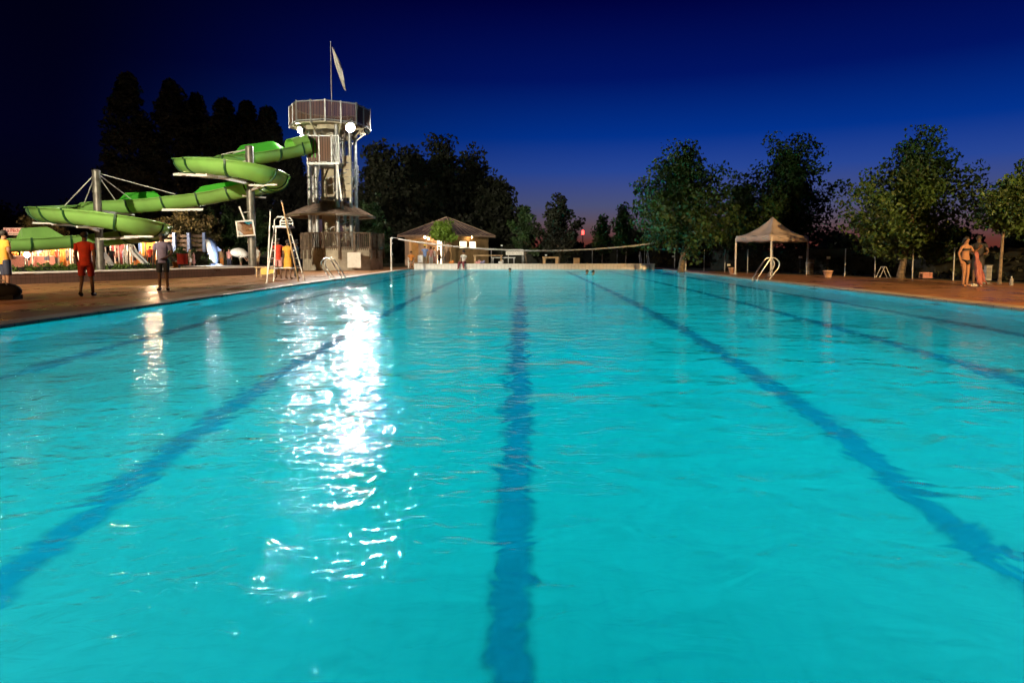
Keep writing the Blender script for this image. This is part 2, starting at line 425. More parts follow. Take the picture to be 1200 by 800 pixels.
# ------------------------------------------------------------------ slide tower
TY = 43.4
tb = at(390, 300, TY); TX = tb.x
def ngon(cx, cy, r, n=8, a0=10.0): return [(cx + r * math.cos(R(a0 + 360 / n * i)), cy + r * math.sin(R(a0 + 360 / n * i))) for i in range(n)]
tower = thing('slide_tower', (TX, TY, 0), 'tall water slide tower with octagonal lookout, spiral stair and flag', 'tower')
RO = 2.6
oc = ngon(TX, TY, RO)
zf, zt = 9.45, 10.72
b = MB(); b.prism(ngon(TX, TY, RO - .06), zf - .10, zf); b.prism(ngon(TX, TY, 1.9), zf - .38, zf - .11)
b.build('lookout_floor', M['render_cream'], tower)
boards = tile_mat('dark_boarding', (.22, .125, .095), (.03, .02, .018), .16, 30, rough=.7, axis='LZ', msize=.014, var=.75, bump=.3)
rail = MB()
for i in range(8):
    p, q = Vector((*oc[i], 0)), Vector((*oc[(i + 1) % 8], 0))
    pn = MB(); e = (q - p).normalized()
    for k in range(24): c_ = p.lerp(q, (k + .5) / 24); pn.box((c_.x, c_.y, (zf + zt) / 2 + .02), (.056, .02, zt - zf - .22), math.atan2(e.y, e.x))
    pn.build('parapet_panel', boards, tower)
    for z in (zt - .03, zf + .07): rail.span(p + Vector((0, 0, z)), q + Vector((0, 0, z)), .08, .07)
    for k in (0, .5): rail.box((p.x + (q.x - p.x) * k, p.y + (q.y - p.y) * k, (zf + zt) / 2 - .03), (.09, .09, zt - zf + .16), R(10 + 45 * i))
rail.build('parapet_frame', M['galv'], tower)
br = MB()
for i in range(8):
    a = R(32.5 + 45 * i); c, s = math.cos(a), math.sin(a)
    br.span((TX + 1.1 * c, TY + 1.1 * s, zf - 1.25), (TX + 2.35 * c, TY + 2.35 * s, zf - .16), .07, .09)
    br.span((TX + .9 * c, TY + .9 * s, zf - .17), (TX + 2.42 * c, TY + 2.42 * s, zf - .17), .08, .12)
br.build('bracket', M['render_cream'], tower)
for px, y in ((363.2, TY - .9), (371.5, TY - 1.25), (396, TY - 1.6), (411.5, TY - .9), (417.5, TY - .1), (368, TY + 1.2), (404, TY + 1.4)):
    p = at(px, 250, y); pb = MB(); pb.tube([(p.x, y, .02), (p.x, y, zf - .1)], .125, 12)
    pb.lathe([(.22, .02), (.22, .06), (.13, .08)], (p.x, y, 0), 12)
    pb.build('post', M['galv'], tower)
cb = MB(); p = at(386, 200, TY); cb.box((p.x, TY, zf / 2), (.85, .85, zf - .2)); cb.build('core', M['render_cream'], tower)
# spiral stair round the core
st, sr = MB(), MB(); cx, cy0 = at(394, 200, TY).x, TY
N = 46; pts = []
for i in range(N):
    a = R(-150 + i * 19.5); z = 1.25 + i * (zf - 1.35) / N
    c, s = math.cos(a), math.sin(a)
    c2_, s2_ = math.cos(a + R(20.5)), math.sin(a + R(20.5))
    st.prism([(cx + .5 * c, cy0 + .5 * s), (cx + 1.42 * c, cy0 + 1.42 * s), (cx + 1.42 * c2_, cy0 + 1.42 * s2_), (cx + .5 * c2_, cy0 + .5 * s2_)], z - .16, z)
    pts.append(Vector((cx + 1.44 * c, cy0 + 1.44 * s, z)))
    sr.tube([pts[-1] + Vector((0, 0, -.1)), pts[-1] + Vector((0, 0, .95))], .016, 5)
sr.tube([q + Vector((0, 0, .97)) for q in pts], .03, 6); sr.tube([q + Vector((0, 0, .5)) for q in pts], .018, 5)
st.build('staircase', M['concrete'], tower); sr.build('stair_railing', M['galv'], tower)
for k in range(6):
    q = at(404, 200, TY - 1.0); b = MB(); slab(b, q.x - .42 + .05 * k, q.x + .42, TY - 1.05, TY - .99, 4.75 + .46 * k, 5.17 + .46 * k); b.build('stair_board', M['render_cream'], tower)
# slide start platform
ZP = 6.92
pl = at(360, 190, TY - 1.9); pr_ = at(398, 190, TY - 1.9)
b = MB(); slab(b, pl.x, pr_.x, TY - 2.0, TY + .3, ZP - .16, ZP); b.build('start_platform', M['galv'], tower)
xm = at(388, 190, TY - 2).x
for x0, x1 in ((pl.x + .12, pl.x + .78), (pl.x + .84, xm)):
    b = MB(); slab(b, x0, x1, TY - 2.0, TY - 1.95, ZP + .06, ZP + 1.62); b.build('platform_panel', boards, tower)
b = MB()
for x in (pl.x + .05, pl.x + .81, xm + .04, pr_.x): slab(b, x - .035, x + .035, TY - 2.02, TY - 1.93, ZP, ZP + 1.72)
for k in range(7): x = xm + .04 + k * (pr_.x - xm) / 7; slab(b, x - .012, x + .012, TY - 1.99, TY - 1.96, ZP, ZP + 1.6)
slab(b, pl.x, pr_.x, TY - 2.02, TY - 1.93, ZP + 1.63, ZP + 1.70)
b.span((pr_.x, TY - 1.97, ZP + 1.66), (pr_.x, TY + .3, ZP + 1.66), .06, .06)
for k in range(12): y = TY - 1.9 + k * .18; b.box((pr_.x, y, ZP + .83), (.02, .02, 1.6))
b.span((pl.x + .7, TY - 1.7, ZP - .16), (pl.x + .2, TY - .9, ZP - 1.7), .09, .09); b.span((pr_.x - .2, TY - 1.7, ZP - .16), (pr_.x + .1, TY - 1.6, ZP - 3.3), .10, .10)
b.build('platform_railing', M['galv'], tower)
b = MB()
for x in (.32, .52): slab(b, pl.x + x, pl.x + x + .07, TY - 2.012, TY - 2.003, ZP + .3, ZP + 1.5)
b.build('green_bar', M['slide_bright'], tower)
# skirt roof
ro, ri = ngon(TX - .05, TY, 2.95, 8, 22), ngon(TX, TY, 1.15, 8, 22)
b = MB()
for i in range(8):
    j = (i + 1) % 8
    a, c, d, e = (*ro[i], 3.62), (*ro[j], 3.62), (*ri[j], 4.5), (*ri[i], 4.5)
    dn = Vector((0, 0, -.07))
    b.add([a, c, d, e, Vector(a) + dn, Vector(c) + dn, Vector(d) + dn, Vector(e) + dn], [(0, 1, 2, 3), (7, 6, 5, 4), (0, 4, 5, 1), (2, 6, 7, 3)])
b.build('skirt_roof', M['roof_brown'], tower)
b = MB()
for i in range(8):
    j = (i + 1) % 8; b.span((*ro[i], 3.565), (*ro[j], 3.565), .06, .13)
b.build('eave_board', M['render_cream'], tower)
# walled base with slatted balustrade
bx = at(402, 300, TY).x
ob = ngon(bx, TY, 2.62, 8, 10)
b = MB(); b.prism(ob, .0, 1.42); b.build('base_wall', M['concrete'], tower)
slats, posts = MB(), MB()
for i in range(8):
    p, q = Vector((*ob[i], 0)), Vector((*ob[(i + 1) % 8], 0)); e = (q - p).normalized(); out = Vector((e.y, -e.x, 0))
    L = (q - p).length; k = int(L / .13)
    for t in range(1, k): 
        c = p + e * (L * t / k) + out * .03; slats.box((c.x, c.y, 1.88), (.05, .02, 1.12), R(10 + 45 * i + 112.5))
    for z in (2.42, 1.48): posts.span(p + out * .06 + Vector((0, 0, z)), q + out * .06 + Vector((0, 0, z)), .05, .09)
    for t in (0, .5): c = p + (q - p) * t + out * .07; posts.box((c.x, c.y, 1.6), (.13, .13, 1.7), R(10 + 45 * i))
slats.build('balustrade', M['slat_wood'], tower); posts.build('balustrade_frame', M['slat_wood'], tower)
# front face hatch
i = max(range(8), key=lambda k: -(ob[k][1] + ob[(k + 1) % 8][1]))
for i in range(8):
    p, q = Vector((*ob[i], 0)), Vector((*ob[(i + 1) % 8], 0)); e = (q - p).normalized(); out = Vector((e.y, -e.x, 0))
    c = (p + q) / 2
    if out.y < -.9: 
        c = at(419, 300, TY - 2.4); 
        b = MB(); cc = p + e * ((Vector((c.x, c.y, 0)) - p).dot(e)) + out * .03 + Vector((0, 0, .68))
        Mx = Matrix((e, out, Vector((0, 0, 1)))).transposed().to_4x4(); Mx.translation = cc
        b.box(None, (.92, .05, .98), m=Mx); b.build('hatch', M['white_paint'], tower)
# flag pole
fp = at(388.5, 110, TY - .6)
ft = at(387.5, 49, TY - .6)
b = MB(); b.tube([(fp.x, fp.y, zf - .1), (fp.x, fp.y, ft.z)], [.045, .028], 8); b.ball((fp.x, fp.y, ft.z), .05)
pole = b.build('flagpole', M['galv'], tower)
b = MB(); vs, fs = [], []      # limp flag hanging in folds away from the pole
a = at(389.3, 56, TY - .6); 
for i in range(13):
    t = i / 12; wd = .10 + .52 * math.sin(PI * min(1, t * 1.05)) ** .8 * (1 - .25 * t)
    cxp = at(389.8 + 15 * t, 56 + 50 * t, TY - .6)
    for j in range(7):
        u = j / 6 - .5
        vs.append(cxp + Vector((u * wd * .8, .16 * math.sin(j * 2.1 + t * 5), u * -wd * .55 + .05 * math.sin(j * 1.7 + i))))
fs = [(i * 7 + j, i * 7 + j + 1, (i + 1) * 7 + j + 1, (i + 1) * 7 + j) for i in range(12) for j in range(6)]
b.add(vs, fs, True); fo = b.build('flag', M['c_white'], pole); so = fo.modifiers.new('thick', 'SOLIDIFY'); so.thickness = .012

# floodlights
def floodlight(p, aim, rad, strength, color, label, cat='floodlight', mount=None, name='floodlight', group=None):
    p = Vector(p); d = (Vector(aim) - p).normalized(); sd = d.cross(Vector((0, 0, 1))).normalized(); up = sd.cross(d)
    t = thing(name, p, label, cat, group)
    def loop(r, o, n=20): return [p + d * o + (sd * math.cos(2 * PI * i / n) + up * math.sin(2 * PI * i / n)) * r for i in range(n)]
    b = MB(); k = 20; rings = [loop(rad * .45, -.34), loop(rad * .8, -.26), loop(rad * 1.06, -.02), loop(rad * 1.12, .05), loop(rad * 1.02, .05), loop(rad, .0)]
    b.add([v for r_ in rings for v in r_], [(i * k + j, i * k + (j + 1) % k, (i + 1) * k + (j + 1) % k, (i + 1) * k + j) for i in range(5) for j in range(k)] + [tuple(range(k - 1, -1, -1))], True)
    b.build('housing', M['dark_metal'], t)
    b = MB(); b.add(loop(rad * .99, .012), [tuple(range(k))]); b.build('lens', lamp_mat('floodlight_glass', color, strength), t)
    b = MB(); b.tube([p + sd * rad * 1.15, p + sd * rad * 1.15 - d * .2 + up * .25, p - d * .2 + up * (rad + .2), p - sd * rad * 1.15 - d * .2 + up * .25, p - sd * rad * 1.15], .018, 6)
    if mount is not None: b.tube([p - d * .2 + up * (rad + .2), mount], .03, 6)
    b.build('yoke', M['galv'], t)
    return t
white_hot = (1.0, .95, .85)
p = at(410.5, 149.5, TY - 3.0)
floodlight(p, (2, 14, -2), .26, FLOOD_MAIN * 1.3, white_hot, 'brightest floodlight, on the front of the slide tower under the lookout', mount=(p.x, TY - 2.5, zf + .1), group='floodlights on the slide tower')
p = at(352, 153, TY - 1.6)
floodlight(p, (-24, 27, 2.5), .22, FLOOD_SIDE, white_hot, 'floodlight on the slide side of the tower, aimed down at the green slide', mount=(p.x + .15, TY - 1.4, zf + .1), group='floodlights on the slide tower')
p = at(431.5, 155, TY - 1.2)
floodlight(p, (-1, 53, 2.0), .16, FLOOD_SIDE * 1.6, white_hot, 'smaller floodlight at the corner of the tower farthest from the slide', mount=(p.x - .1, TY - 1.1, zf + .1), group='floodlights on the slide tower')
for x, y, beams, lab in ((-19, -3, BEAMS_L, 'assumed floodlight mast on deck behind the camera on the slide side'), (17, -6, BEAMS_R, 'assumed floodlight mast behind the camera on the tree side')):  # masts and lamps assumed: unseen, added to light slide, decks and trees
    m_ = thing('assumed_floodlight_mast', (x, y, 0), lab, 'light mast', 'assumed floodlight masts')
    b = MB(); b.tube([(x, y, 0), (x, y, 9)], [.11, .06], 10); b.lathe([(.2, 0), (.2, .04), (.12, .06)], (x, y, 0)); b.build('pole', M['galv'], m_)
    for k, (aim, deg, watts, colr) in enumerate(beams):
        f_ = floodlight((x - .35 + .7 * k, y + .35, 8.9), aim, .22, 40, colr, lab.replace('mast', ('first lamp on the mast', 'second lamp on the mast')[k], 1), mount=(x, y, 8.98), group='lamps on the assumed masts')
        la = bpy.data.lights.new('assumed_mast_beam', 'SPOT'); la.energy = watts; la.color = colr; la.spot_size = R(deg); la.spot_blend = .45; la.shadow_soft_size = .2
        d = (Vector(aim) - Vector((x, y, 8.9))).normalized(); lo = bpy.data.objects.new('assumed_mast_beam', la); col.objects.link(lo); lo.parent = f_
        lo.location = d * .08; lo.rotation_euler = d.to_track_quat('-Z', 'Y').to_euler()
# ------------------------------------------------------------------ water slide
def catmull(P, per=8):
    out = []
    for i in range(len(P) - 1):
        p0, p1, p2, p3 = P[max(i - 1, 0)], P[i], P[i + 1], P[min(i + 2, len(P) - 1)]
        for k in range(per):
            t = k / per
            out.append(.5 * ((2 * p1) + (p2 - p0) * t + (2 * p0 - 5 * p1 + 4 * p2 - p3) * t * t + (3 * p1 - p0 - 3 * p2 + p3) * t ** 3))
    out.append(P[-1]); return out
# rim height points: photo pixel and distance from the camera
SL = [(361, 168, 41.0), (345, 172, 40.6), (325, 176, 39.8), (300, 180, 38.8), (270, 183, 37.6), (240, 184.5, 36.4), (229, 186.5, 34.6), (221, 187.5, 32.8), (228, 188, 31.3), (245, 188.5, 30.6),
      (264, 190, 30.4), (286, 193.5, 30.6), (304, 198.5, 31.2), (317, 204, 32.4), (322, 208.5, 34.2), (317, 212, 36.0), (304, 215, 37.2), (292, 217.5, 37.8), (265, 222.5, 37.8), (235, 228, 37.4),
      (205, 231.5, 37.0), (175, 235, 36.8), (140, 237, 36.6), (100, 239.5, 36.4), (76, 242, 35.6), (57, 243.5, 34.0), (51, 244, 32.0), (60, 244.5, 30.4), (80, 246, 29.5), (105, 248.5, 29.1), (138, 253.5, 29.2),
      (162, 259.5, 29.9), (177, 264.5, 31.2), (182, 267, 33.0), (175, 269, 34.8), (157, 271.5, 36.0), (135, 274, 36.4), (100, 276.5, 36.2), (65, 278.5, 35.4), (38, 280, 34.6), (10, 281, 34.0), (-30, 282, 33.6)]
path = catmull([at(*q) for q in SL], 8)
slide = thing('water_slide', (path[180].x, path[180].y, 0), 'long green fibreglass water slide winding down from the tower in two loops', 'water slide')
T = [(path[min(i + 1, len(path) - 1)] - path[max(i - 1, 0)]).normalized() for i in range(len(path))]
def frame(i):
    t = T[i]; sd = t.cross(Vector((0, 0, 1))).normalized(); return sd, sd.cross(t).normalized()
RX, RZ = .64, .60
def prof(rx, rz, k=14): return [(-rx * math.cos(PI * j / k), -rz * math.sin(PI * j / k)) for j in range(k + 1)]
pin, pout = prof(RX, RZ), prof(RX + .045, RZ + .045)
closed = [(-RX - .13, .05), (-RX - .13, 0)] + pout + [(RX + .13, 0), (RX + .13, .05)] + [(RX, .05)] + pin[::-1] + [(-RX, .05)]
def sweep(mb, rng, pr, smooth=True, cap=True):
    n = len(pr); vs = []
    for i in rng:
        sd, up = frame(i); vs += [path[i] + sd * a + up * c for a, c in pr]
    k = len(rng)
    mb.add(vs, [(i * n + j, i * n + (j + 1) % n, (i + 1) * n + (j + 1) % n, (i + 1) * n + j) for i in range(k - 1) for j in range(n)], smooth)
    if cap: mb.add(vs[:n], [tuple(range(n))]); mb.add(vs[-n:], [tuple(range(n - 1, -1, -1))])
    return mb
sweep(MB(), range(len(path)), closed).build('trough', M['slide_green'], slide)
# joint flanges every 1.5 m
seg = [(path[i + 1] - path[i]).length for i in range(len(path) - 1)]
acc, nxt = 0, .6
fl = [(-RX - .16, .06), (-RX - .16, -.02)] + prof(RX + .10, RZ + .10) + [(RX + .16, -.02), (RX + .16, .06)] + prof(RX + .03, RZ + .03)[::-1]
for i, s in enumerate(seg):
    acc += s
    if acc > nxt and i > 2:
        nxt += 1.75
        sd, up = frame(i); b = MB(); n_ = len(fl)
        vs = [path[i] + T[i] * o + sd * a + up * c for o in (-.045, .045) for a, c in fl]
        b.add(vs, [(j, (j + 1) % n_, n_ + (j + 1) % n_, n_ + j) for j in range(n_)] + [tuple(range(n_)), tuple(range(2 * n_ - 1, n_ - 1, -1))])
        b.build('joint_flange', M['slide_seam'], slide)
# raised splash walls on the outside of the bends
def splash(i0, i1, side, hgt, m):
    b = MB(); vs = []; rng = list(range(i0, i1 + 1)); k = len(rng)
    for q, i in enumerate(rng):
        sd, up = frame(i); e = min(1, min(q, k - 1 - q) / (k * .2)) ; hh = hgt * (.08 + .92 * e)
        c = path[i] + sd * side * (RX + .02)
        vs += [c + up * .03, c + sd * side * .12 + up * hh, c + sd * side * .17 + up * hh, c + sd * side * .06 + up * .03]
    b.add(vs, [(i * 4 + j, i * 4 + (j + 1) % 4, (i + 1) * 4 + (j + 1) % 4, (i + 1) * 4 + j) for i in range(k - 1) for j in range(4)] + [(0, 1, 2, 3), tuple(range(4 * k - 1, 4 * k - 5, -1))])
    return b.build('splash_wall', m, slide)
def near(k): return k * 8
splash(near(1) + 2, near(3) + 6, 1, .62, M['slide_bright'])
splash(near(17), near(19) + 4, 1, .55, M['slide_bright'])
splash(near(20) + 5, near(22) + 3, 1, .6, M['slide_bright'])
splash(near(37) + 5, near(40) - 1, 1, .62, M['slide_green'])
hood = MB(); i = 3; sd, up = frame(i)
for i in range(0, 10):
    pass
hd = prof(RX + .06, RZ + .3)
sweep(hood, range(0, 11), [(a, -c * .55 + .02) for a, c in prof(RX + .10, .95)] + [(a, -c * .55 + .02) for a, c in prof(RX + .02, .86)][::-1]).build('entrance_hood', M['slide_green'], slide)
# support poles with arms and stay cables
def nearest(px, lo, hi):
    best = min(range(lo * 8, hi * 8 + 1), key=lambda i: abs((path[i].x / path[i].y * F + PX) - px)); return best
arm_m = M['white_paint']
def support(pxb, Y, top_py, rad, arms, cables):
    base = at(pxb, 310, Y); base.z = 0; top = at(pxb, top_py, Y)
    b = MB(); b.tube([base, (base.x, Y, top.z)], rad, 16); b.lathe([(rad * 1.5, .0), (rad * 1.5, .05), (rad, .07)], base); b.lathe([(rad * 1.06, top.z), (rad * 1.06, top.z + .05), (.05, top.z + .12)], base)
    for z in (2.6, top.z - .5, 4.2): b.lathe([(rad * 1.12, z), (rad * 1.12, z + .10)], base)
    b.build('support_pole', M['pole_steel'], slide)
    for i in arms:
        sd, up = frame(i); q = path[i] - Vector((0, 0, RZ + .12)); ax = Vector((base.x, Y, q.z - .02))
        b = MB(); b.span(ax, q, .09, .11); b.span(q - sd * .75 + Vector((0, 0, .02)), q + sd * .75 + Vector((0, 0, .02)), .08, .08)
        b.build('support_arm', arm_m, slide)
    for i in cables:
        q = path[i] - Vector((0, 0, -.05)); d = (Vector((base.x, Y, 0)) - Vector((q.x, q.y, 0))).normalized()
        b = MB(); b.tube([(base.x + 0, Y, top.z - .06), q + d * (RX + .1)], .026, 6); b.build('stay_cable', M['white_paint'], slide)
support(296, 33.6, 173, .20, [nearest(232, 7, 9), nearest(258, 9, 11), nearest(312, 11, 13), nearest(265, 3, 5), nearest(300, 16, 18)], [nearest(258, 3, 6), nearest(275, 3, 5)])
support(117.5, 33.0, 201, .19, [nearest(60, 27, 29), nearest(110, 28, 30), nearest(75, 23, 25), nearest(165, 30, 32), nearest(155, 21, 23)],
        [nearest(72, 23, 25), nearest(100, 22, 24), nearest(145, 21, 23), nearest(165, 20, 22), nearest(222, 18, 20)])
# long straight beams seen under the trough
b = MB(); a0, a1 = at(190, 246, 35.8), at(238, 245.5, 36.2); b.span(a0, a1, .10, .12); b.build('support_beam', arm_m, slide)
b = MB(); b.span(at(204, 204.5, 31.4), at(244, 205.5, 30.6), .12, .12); b.span(at(244, 205.5, 30.6), at(278, 209, 31.4), .10, .10); b.build('support_beam', arm_m, slide)
# ------------------------------------------------------------------ trees
def leaf_mesh(centres, spread, per, size, rng, flat=.6):
    "many small bent leaves scattered round clump centres"
    C = np.repeat(np.asarray(centres), per, axis=0); n = len(C)
    g = rng.normal(0, 1, (n, 3)); gl_ = np.linalg.norm(g, axis=1)[:, None]; g *= np.minimum(1, 1.7 / gl_)
    P = C + g * np.asarray(spread)
    d = rng.normal(0, 1, (n, 3)); d[:, 2] -= .35; d /= np.linalg.norm(d, axis=1)[:, None]
    e = np.cross(d, rng.normal(0, 1, (n, 3))); e /= np.linalg.norm(e, axis=1)[:, None]
    nn = np.cross(d, e)
    s = (size * rng.uniform(.6, 1.35, n))[:, None]
    v = np.stack([P - d * s * .5, P + e * s * .36 + nn * s * .10, P + d * s * .6, P - e * s * .36 + nn * s * .10], 1).reshape(-1, 3)
    f = np.arange(n * 4).reshape(-1, 4)
    return v, f
def leaf_object(name, v, f, m, parent, loc):
    me = bpy.data.meshes.new(name); me.from_pydata((v - np.asarray(loc)).tolist(), [], f.tolist()); me.materials.append(m)
    o = bpy.data.objects.new(name, me); col.objects.link(o)
    if parent is not None: o.parent = parent
    else: o.location = loc
    return o
def tree(base, top_z, crown_lo, w, label, m='leaf', bark='bark', n=60, per=55, size=.22, seed=1, shape='egg', lean=0, group=None, trunk_r=None, name='tree', cl=None, wd=None):
    rng = np.random.default_rng(seed); base = Vector(base)
    t = thing(name, base, label, 'tree', group)
    H = top_z - crown_lo; wd = wd or w
    cs = []
    nb = max(9, n // 7) if shape in ('egg', 'dome') else 0
    def radius(u, a):
        if shape == 'egg': r = math.sin(PI * min(1, u * .80 + .16)) ** .9 * (1.16 - .52 * u) * (1 - max(0, u - .8) * 2.2)
        elif shape == 'poplar': r = min(1, (u * 5 + .35)) * (1 - u ** 2.6) ** .8
        else: r = (1 - u ** 2.2) ** .5 * min(1, .55 + u * 2.0)
        return r * (1 + .16 * math.sin(a * 3 + seed) + .10 * math.sin(u * 9 + seed * 2 + a))
    if nb:                # shoots that rise and fan out from the stem, foliage along their outer part
        for i in range(nb):
            a = 2 * PI * i * .382 + rng.uniform(-.4, .4); ut = .10 + .90 * ((i + .5) / nb) ** .85; us = max(-.05, ut * .55 - .12)
            rr_ = radius(min(ut, .97), a) * w / 2 * rng.uniform(.80, 1.16); top_ = crown_lo + H * ut * rng.uniform(.96, 1.04)
            for q in range(7):
                k = .22 + .78 * (q + rng.uniform(0, 1)) / 7
                cs.append((base.x + lean * (us + (ut - us) * k) + rr_ * k * math.cos(a) + rng.normal(0, .035 * w), base.y + wd / w * rr_ * k * math.sin(a) + rng.normal(0, .035 * w),
                           crown_lo + H * us + (top_ - crown_lo - H * us) * k ** 1.15 + rng.normal(0, .025 * H)))
        for i in range(n // 4):
            u = rng.uniform(.05, .8); a = rng.uniform(0, 2 * PI); r_ = radius(u, a) * w / 2 * rng.uniform(0, .55)
            cs.append((base.x + lean * u + r_ * math.cos(a), base.y + r_ * math.sin(a), crown_lo + H * u))
    else:
        while len(cs) < n:
            u = rng.uniform(0, 1); a = rng.uniform(0, 2 * PI); r_ = radius(u, a) * w / 2 * rng.uniform(.08, 1) ** .5
            cs.append((base.x + lean * u + r_ * math.cos(a), base.y + wd / w * r_ * math.sin(a), crown_lo + H * (.03 + .95 * u)))
    sp = cl or max(.22, w / 17)
    v, f = leaf_mesh(cs, (sp, sp, sp * .8), per, size, rng)
    leaf_object('crown', v, f, M[m], t, base)
    r0 = trunk_r or max(.07, w * .026)
    b = MB(); tz = crown_lo + H * .55
    kink = rng.normal(0, .05 * w, 2)
    p0, p1, p2 = base, base + Vector((kink[0] * .4, kink[1] * .4, (crown_lo - base.z) * .85)), Vector((base.x + lean * .5 + kink[0], base.y + kink[1], tz))
    b.tube([p0 + Vector((0, 0, -.05)), p0 + Vector((0, 0, .12)), p1, (p1 + p2) / 2, p2], [r0 * 1.5, r0 * 1.1, r0 * .85, r0 * .6, r0 * .25], 9)
    lim = sorted(cs, key=lambda c: c[2])[:: max(1, len(cs) // 12)]
    for c in lim:
        c = Vector(c); k = min(.95, max(.0, (c.z - p1.z) / (p2.z - p1.z) * .55 )); s0 = p1 + (p2 - p1) * k
        md = s0 + (c - s0) * .5 + Vector((0, 0, .06 * w))
        b.tube([s0, md, c], [r0 * .5, r0 * .28, r0 * .10], 6)
    b.build('trunk', M[bark], t)
    return t
# the row of plane trees on the far side of the pool
def px_tree(px_c, base_px, base_py, top_py, lo_py, w_px, label, seed, **k):
    b = gnd(base_px, base_py); Y = b.y
    return tree(b, at(px_c, top_py, Y).z, at(px_c, lo_py, Y).z, w_px * Y / F, label, seed=seed, lean=(px_c - base_px) * Y / F, **k)
G = 'plane trees in a row along the fence'
px_tree(797, 798, 318, 166, 292, 128, 'broad plane tree with a forked pale trunk behind the net post', 3, n=190, per=62, size=.21, group=G)
px_tree(926, 921, 317.6, 154, 296, 132, 'tall plane tree rising behind the white gazebo', 14, n=190, per=62, size=.20, group=G)
px_tree(1072, 1055, 326, 154, 300, 152, 'wide plane tree with a staked trunk between gazebo and couple', 22, n=220, per=62, size=.165, group=G)
px_tree(1181, 1171, 332.5, 203, 270, 62, 'young plane tree with a small umbrella crown and thin trunk', 5, n=55, per=50, size=.14, shape='dome', group=G, trunk_r=.055)
px_tree(1224, 1226, 331, 158, 285, 100, 'plane tree cut by the edge of the view beside the young umbrella tree', 9, n=130, per=58, size=.15, group=G)
px_tree(865, 872, 316, 205, 290, 90, 'smaller dark tree filling the gap left of the gazebo', 31, n=110, per=50, size=.22, m='leaf_b', group=G)
px_tree(728, 733, 314, 236, 296, 34, 'narrow young tree beside the broad plane tree', 41, n=34, per=42, size=.20, group=G)
px_tree(706, 705.5, 313.5, 250, 296, 22, 'small sapling with a thin pale stem at the red horizon', 43, n=20, per=34, size=.19, group=G, trunk_r=.06)
px_tree(655, 654, 312.5, 228, 300, 62, 'dark spreading tree with a bare pale stem beyond the far end of the pool', 47, n=90, per=50, size=.26, m='leaf_dark', group=G)
px_tree(614, 617, 311.5, 238, 298, 42, 'pale green tree against the tall dark wood', 53, n=36, per=40, size=.26, m='leaf_b', group=G)
G = 'tall trees of the dark wood behind the pavilion'
for k, (x, top, w, Y, word) in enumerate(((447, 166, 66, 72, 'first dark tree of the wood right of the slide tower'), (484, 170, 70, 75, 'dark tree of the wood above the left half of the pavilion roof'),
        (519, 161, 80, 78, 'highest dark tree of the wood, above the pavilion'), (553, 176, 76, 76, 'dark tree of the wood above the right end of the pavilion'), (583, 210, 50, 74, 'lower dark tree where the wood ends at the open sky'),
        (500, 215, 120, 70, 'dark low tree close behind the pavilion roof'))):
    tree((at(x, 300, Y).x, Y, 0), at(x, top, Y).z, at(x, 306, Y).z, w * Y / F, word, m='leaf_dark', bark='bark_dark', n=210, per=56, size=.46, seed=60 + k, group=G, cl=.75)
G = 'tall poplars behind the water slide'
for k, (x, top, w, Y, word) in enumerate(((158, 86, 74, 78, 'highest poplar, first of the row behind the slide'), (207, 93, 70, 80, 'second poplar behind the slide, nearly as tall as the first'), (236, 110, 44, 84, 'thin poplar squeezed beside the second one'),
        (268, 113, 60, 82, 'poplar above the upper loop of the slide'), (294, 119, 50, 84, 'slim poplar above the slide support pole'), (318, 124, 52, 86, 'last poplar of the row beside the slide tower'), (345, 170, 40, 88, 'low dark poplar behind the slide tower'))):
    tree((at(x, 300, Y).x, Y, 0), at(x, top, Y).z, at(x, 297, Y).z, w * Y / F, word, m='leaf_shaded_black', bark='bark_dark', n=420, per=46, size=.40, seed=80 + k, shape='poplar', group=G, cl=.42)
G = 'dark trees at the fairground edge'
for k, (x, top, w, Y, word) in enumerate(((-8, 236, 70, 95, 'dark tree at the left edge above the fair sign'), (40, 239, 80, 98, 'dark tree behind the lower slide loop'), (95, 237, 70, 94, 'dark tree behind the cable pole'), (128, 233, 50, 92, 'dark tree at the foot of the highest poplar'))):
    tree((at(x, 300, Y).x, Y, 0), at(x, top, Y).z, at(x, 304, Y).z, w * Y / F, word, m='leaf_shaded_black', bark='bark_dark', n=70, per=45, size=.5, seed=100 + k, shape='dome', group=G, cl=.8)
G = 'trees lit by the fair'
for k, (x, top, lo, w, Y, word, n_) in enumerate(((50, 250, 290, 62, 62, 'bushy tree glowing orange behind the lower slide bend', 44), (222, 243, 286, 74, 60, 'spreading tree lit orange under the slide', 60), (190, 255, 284, 40, 61, 'small tree lit orange next to the spreading one', 28),
        (262, 240, 298, 60, 64, 'dim green tree behind the dolphin', 50), (300, 246, 300, 60, 66, 'dim tree behind the slide support pole', 50), (436, 232, 300, 44, 52, 'feathery conifer right of the slide tower', 40))):
    tree((at(x, 300, Y).x, Y, 0), at(x, top, Y).z, at(x, lo, Y).z, w * Y / F, word, m=('leaf_lit_warm' if k < 3 else 'leaf_b'), n=n_, per=46, size=.27, seed=120 + k, shape='dome', group=G)
b = at(520, 300, 51.5); b.z = 0
tree(b, at(521, 259.5, 51.5).z, at(521, 281, 51.5).z, 27 * 51.5 / F, 'small bright green tree in front of the pavilion roof', m='leaf_lit_bright', n=22, per=40, size=.19, seed=140, shape='dome', trunk_r=.05)

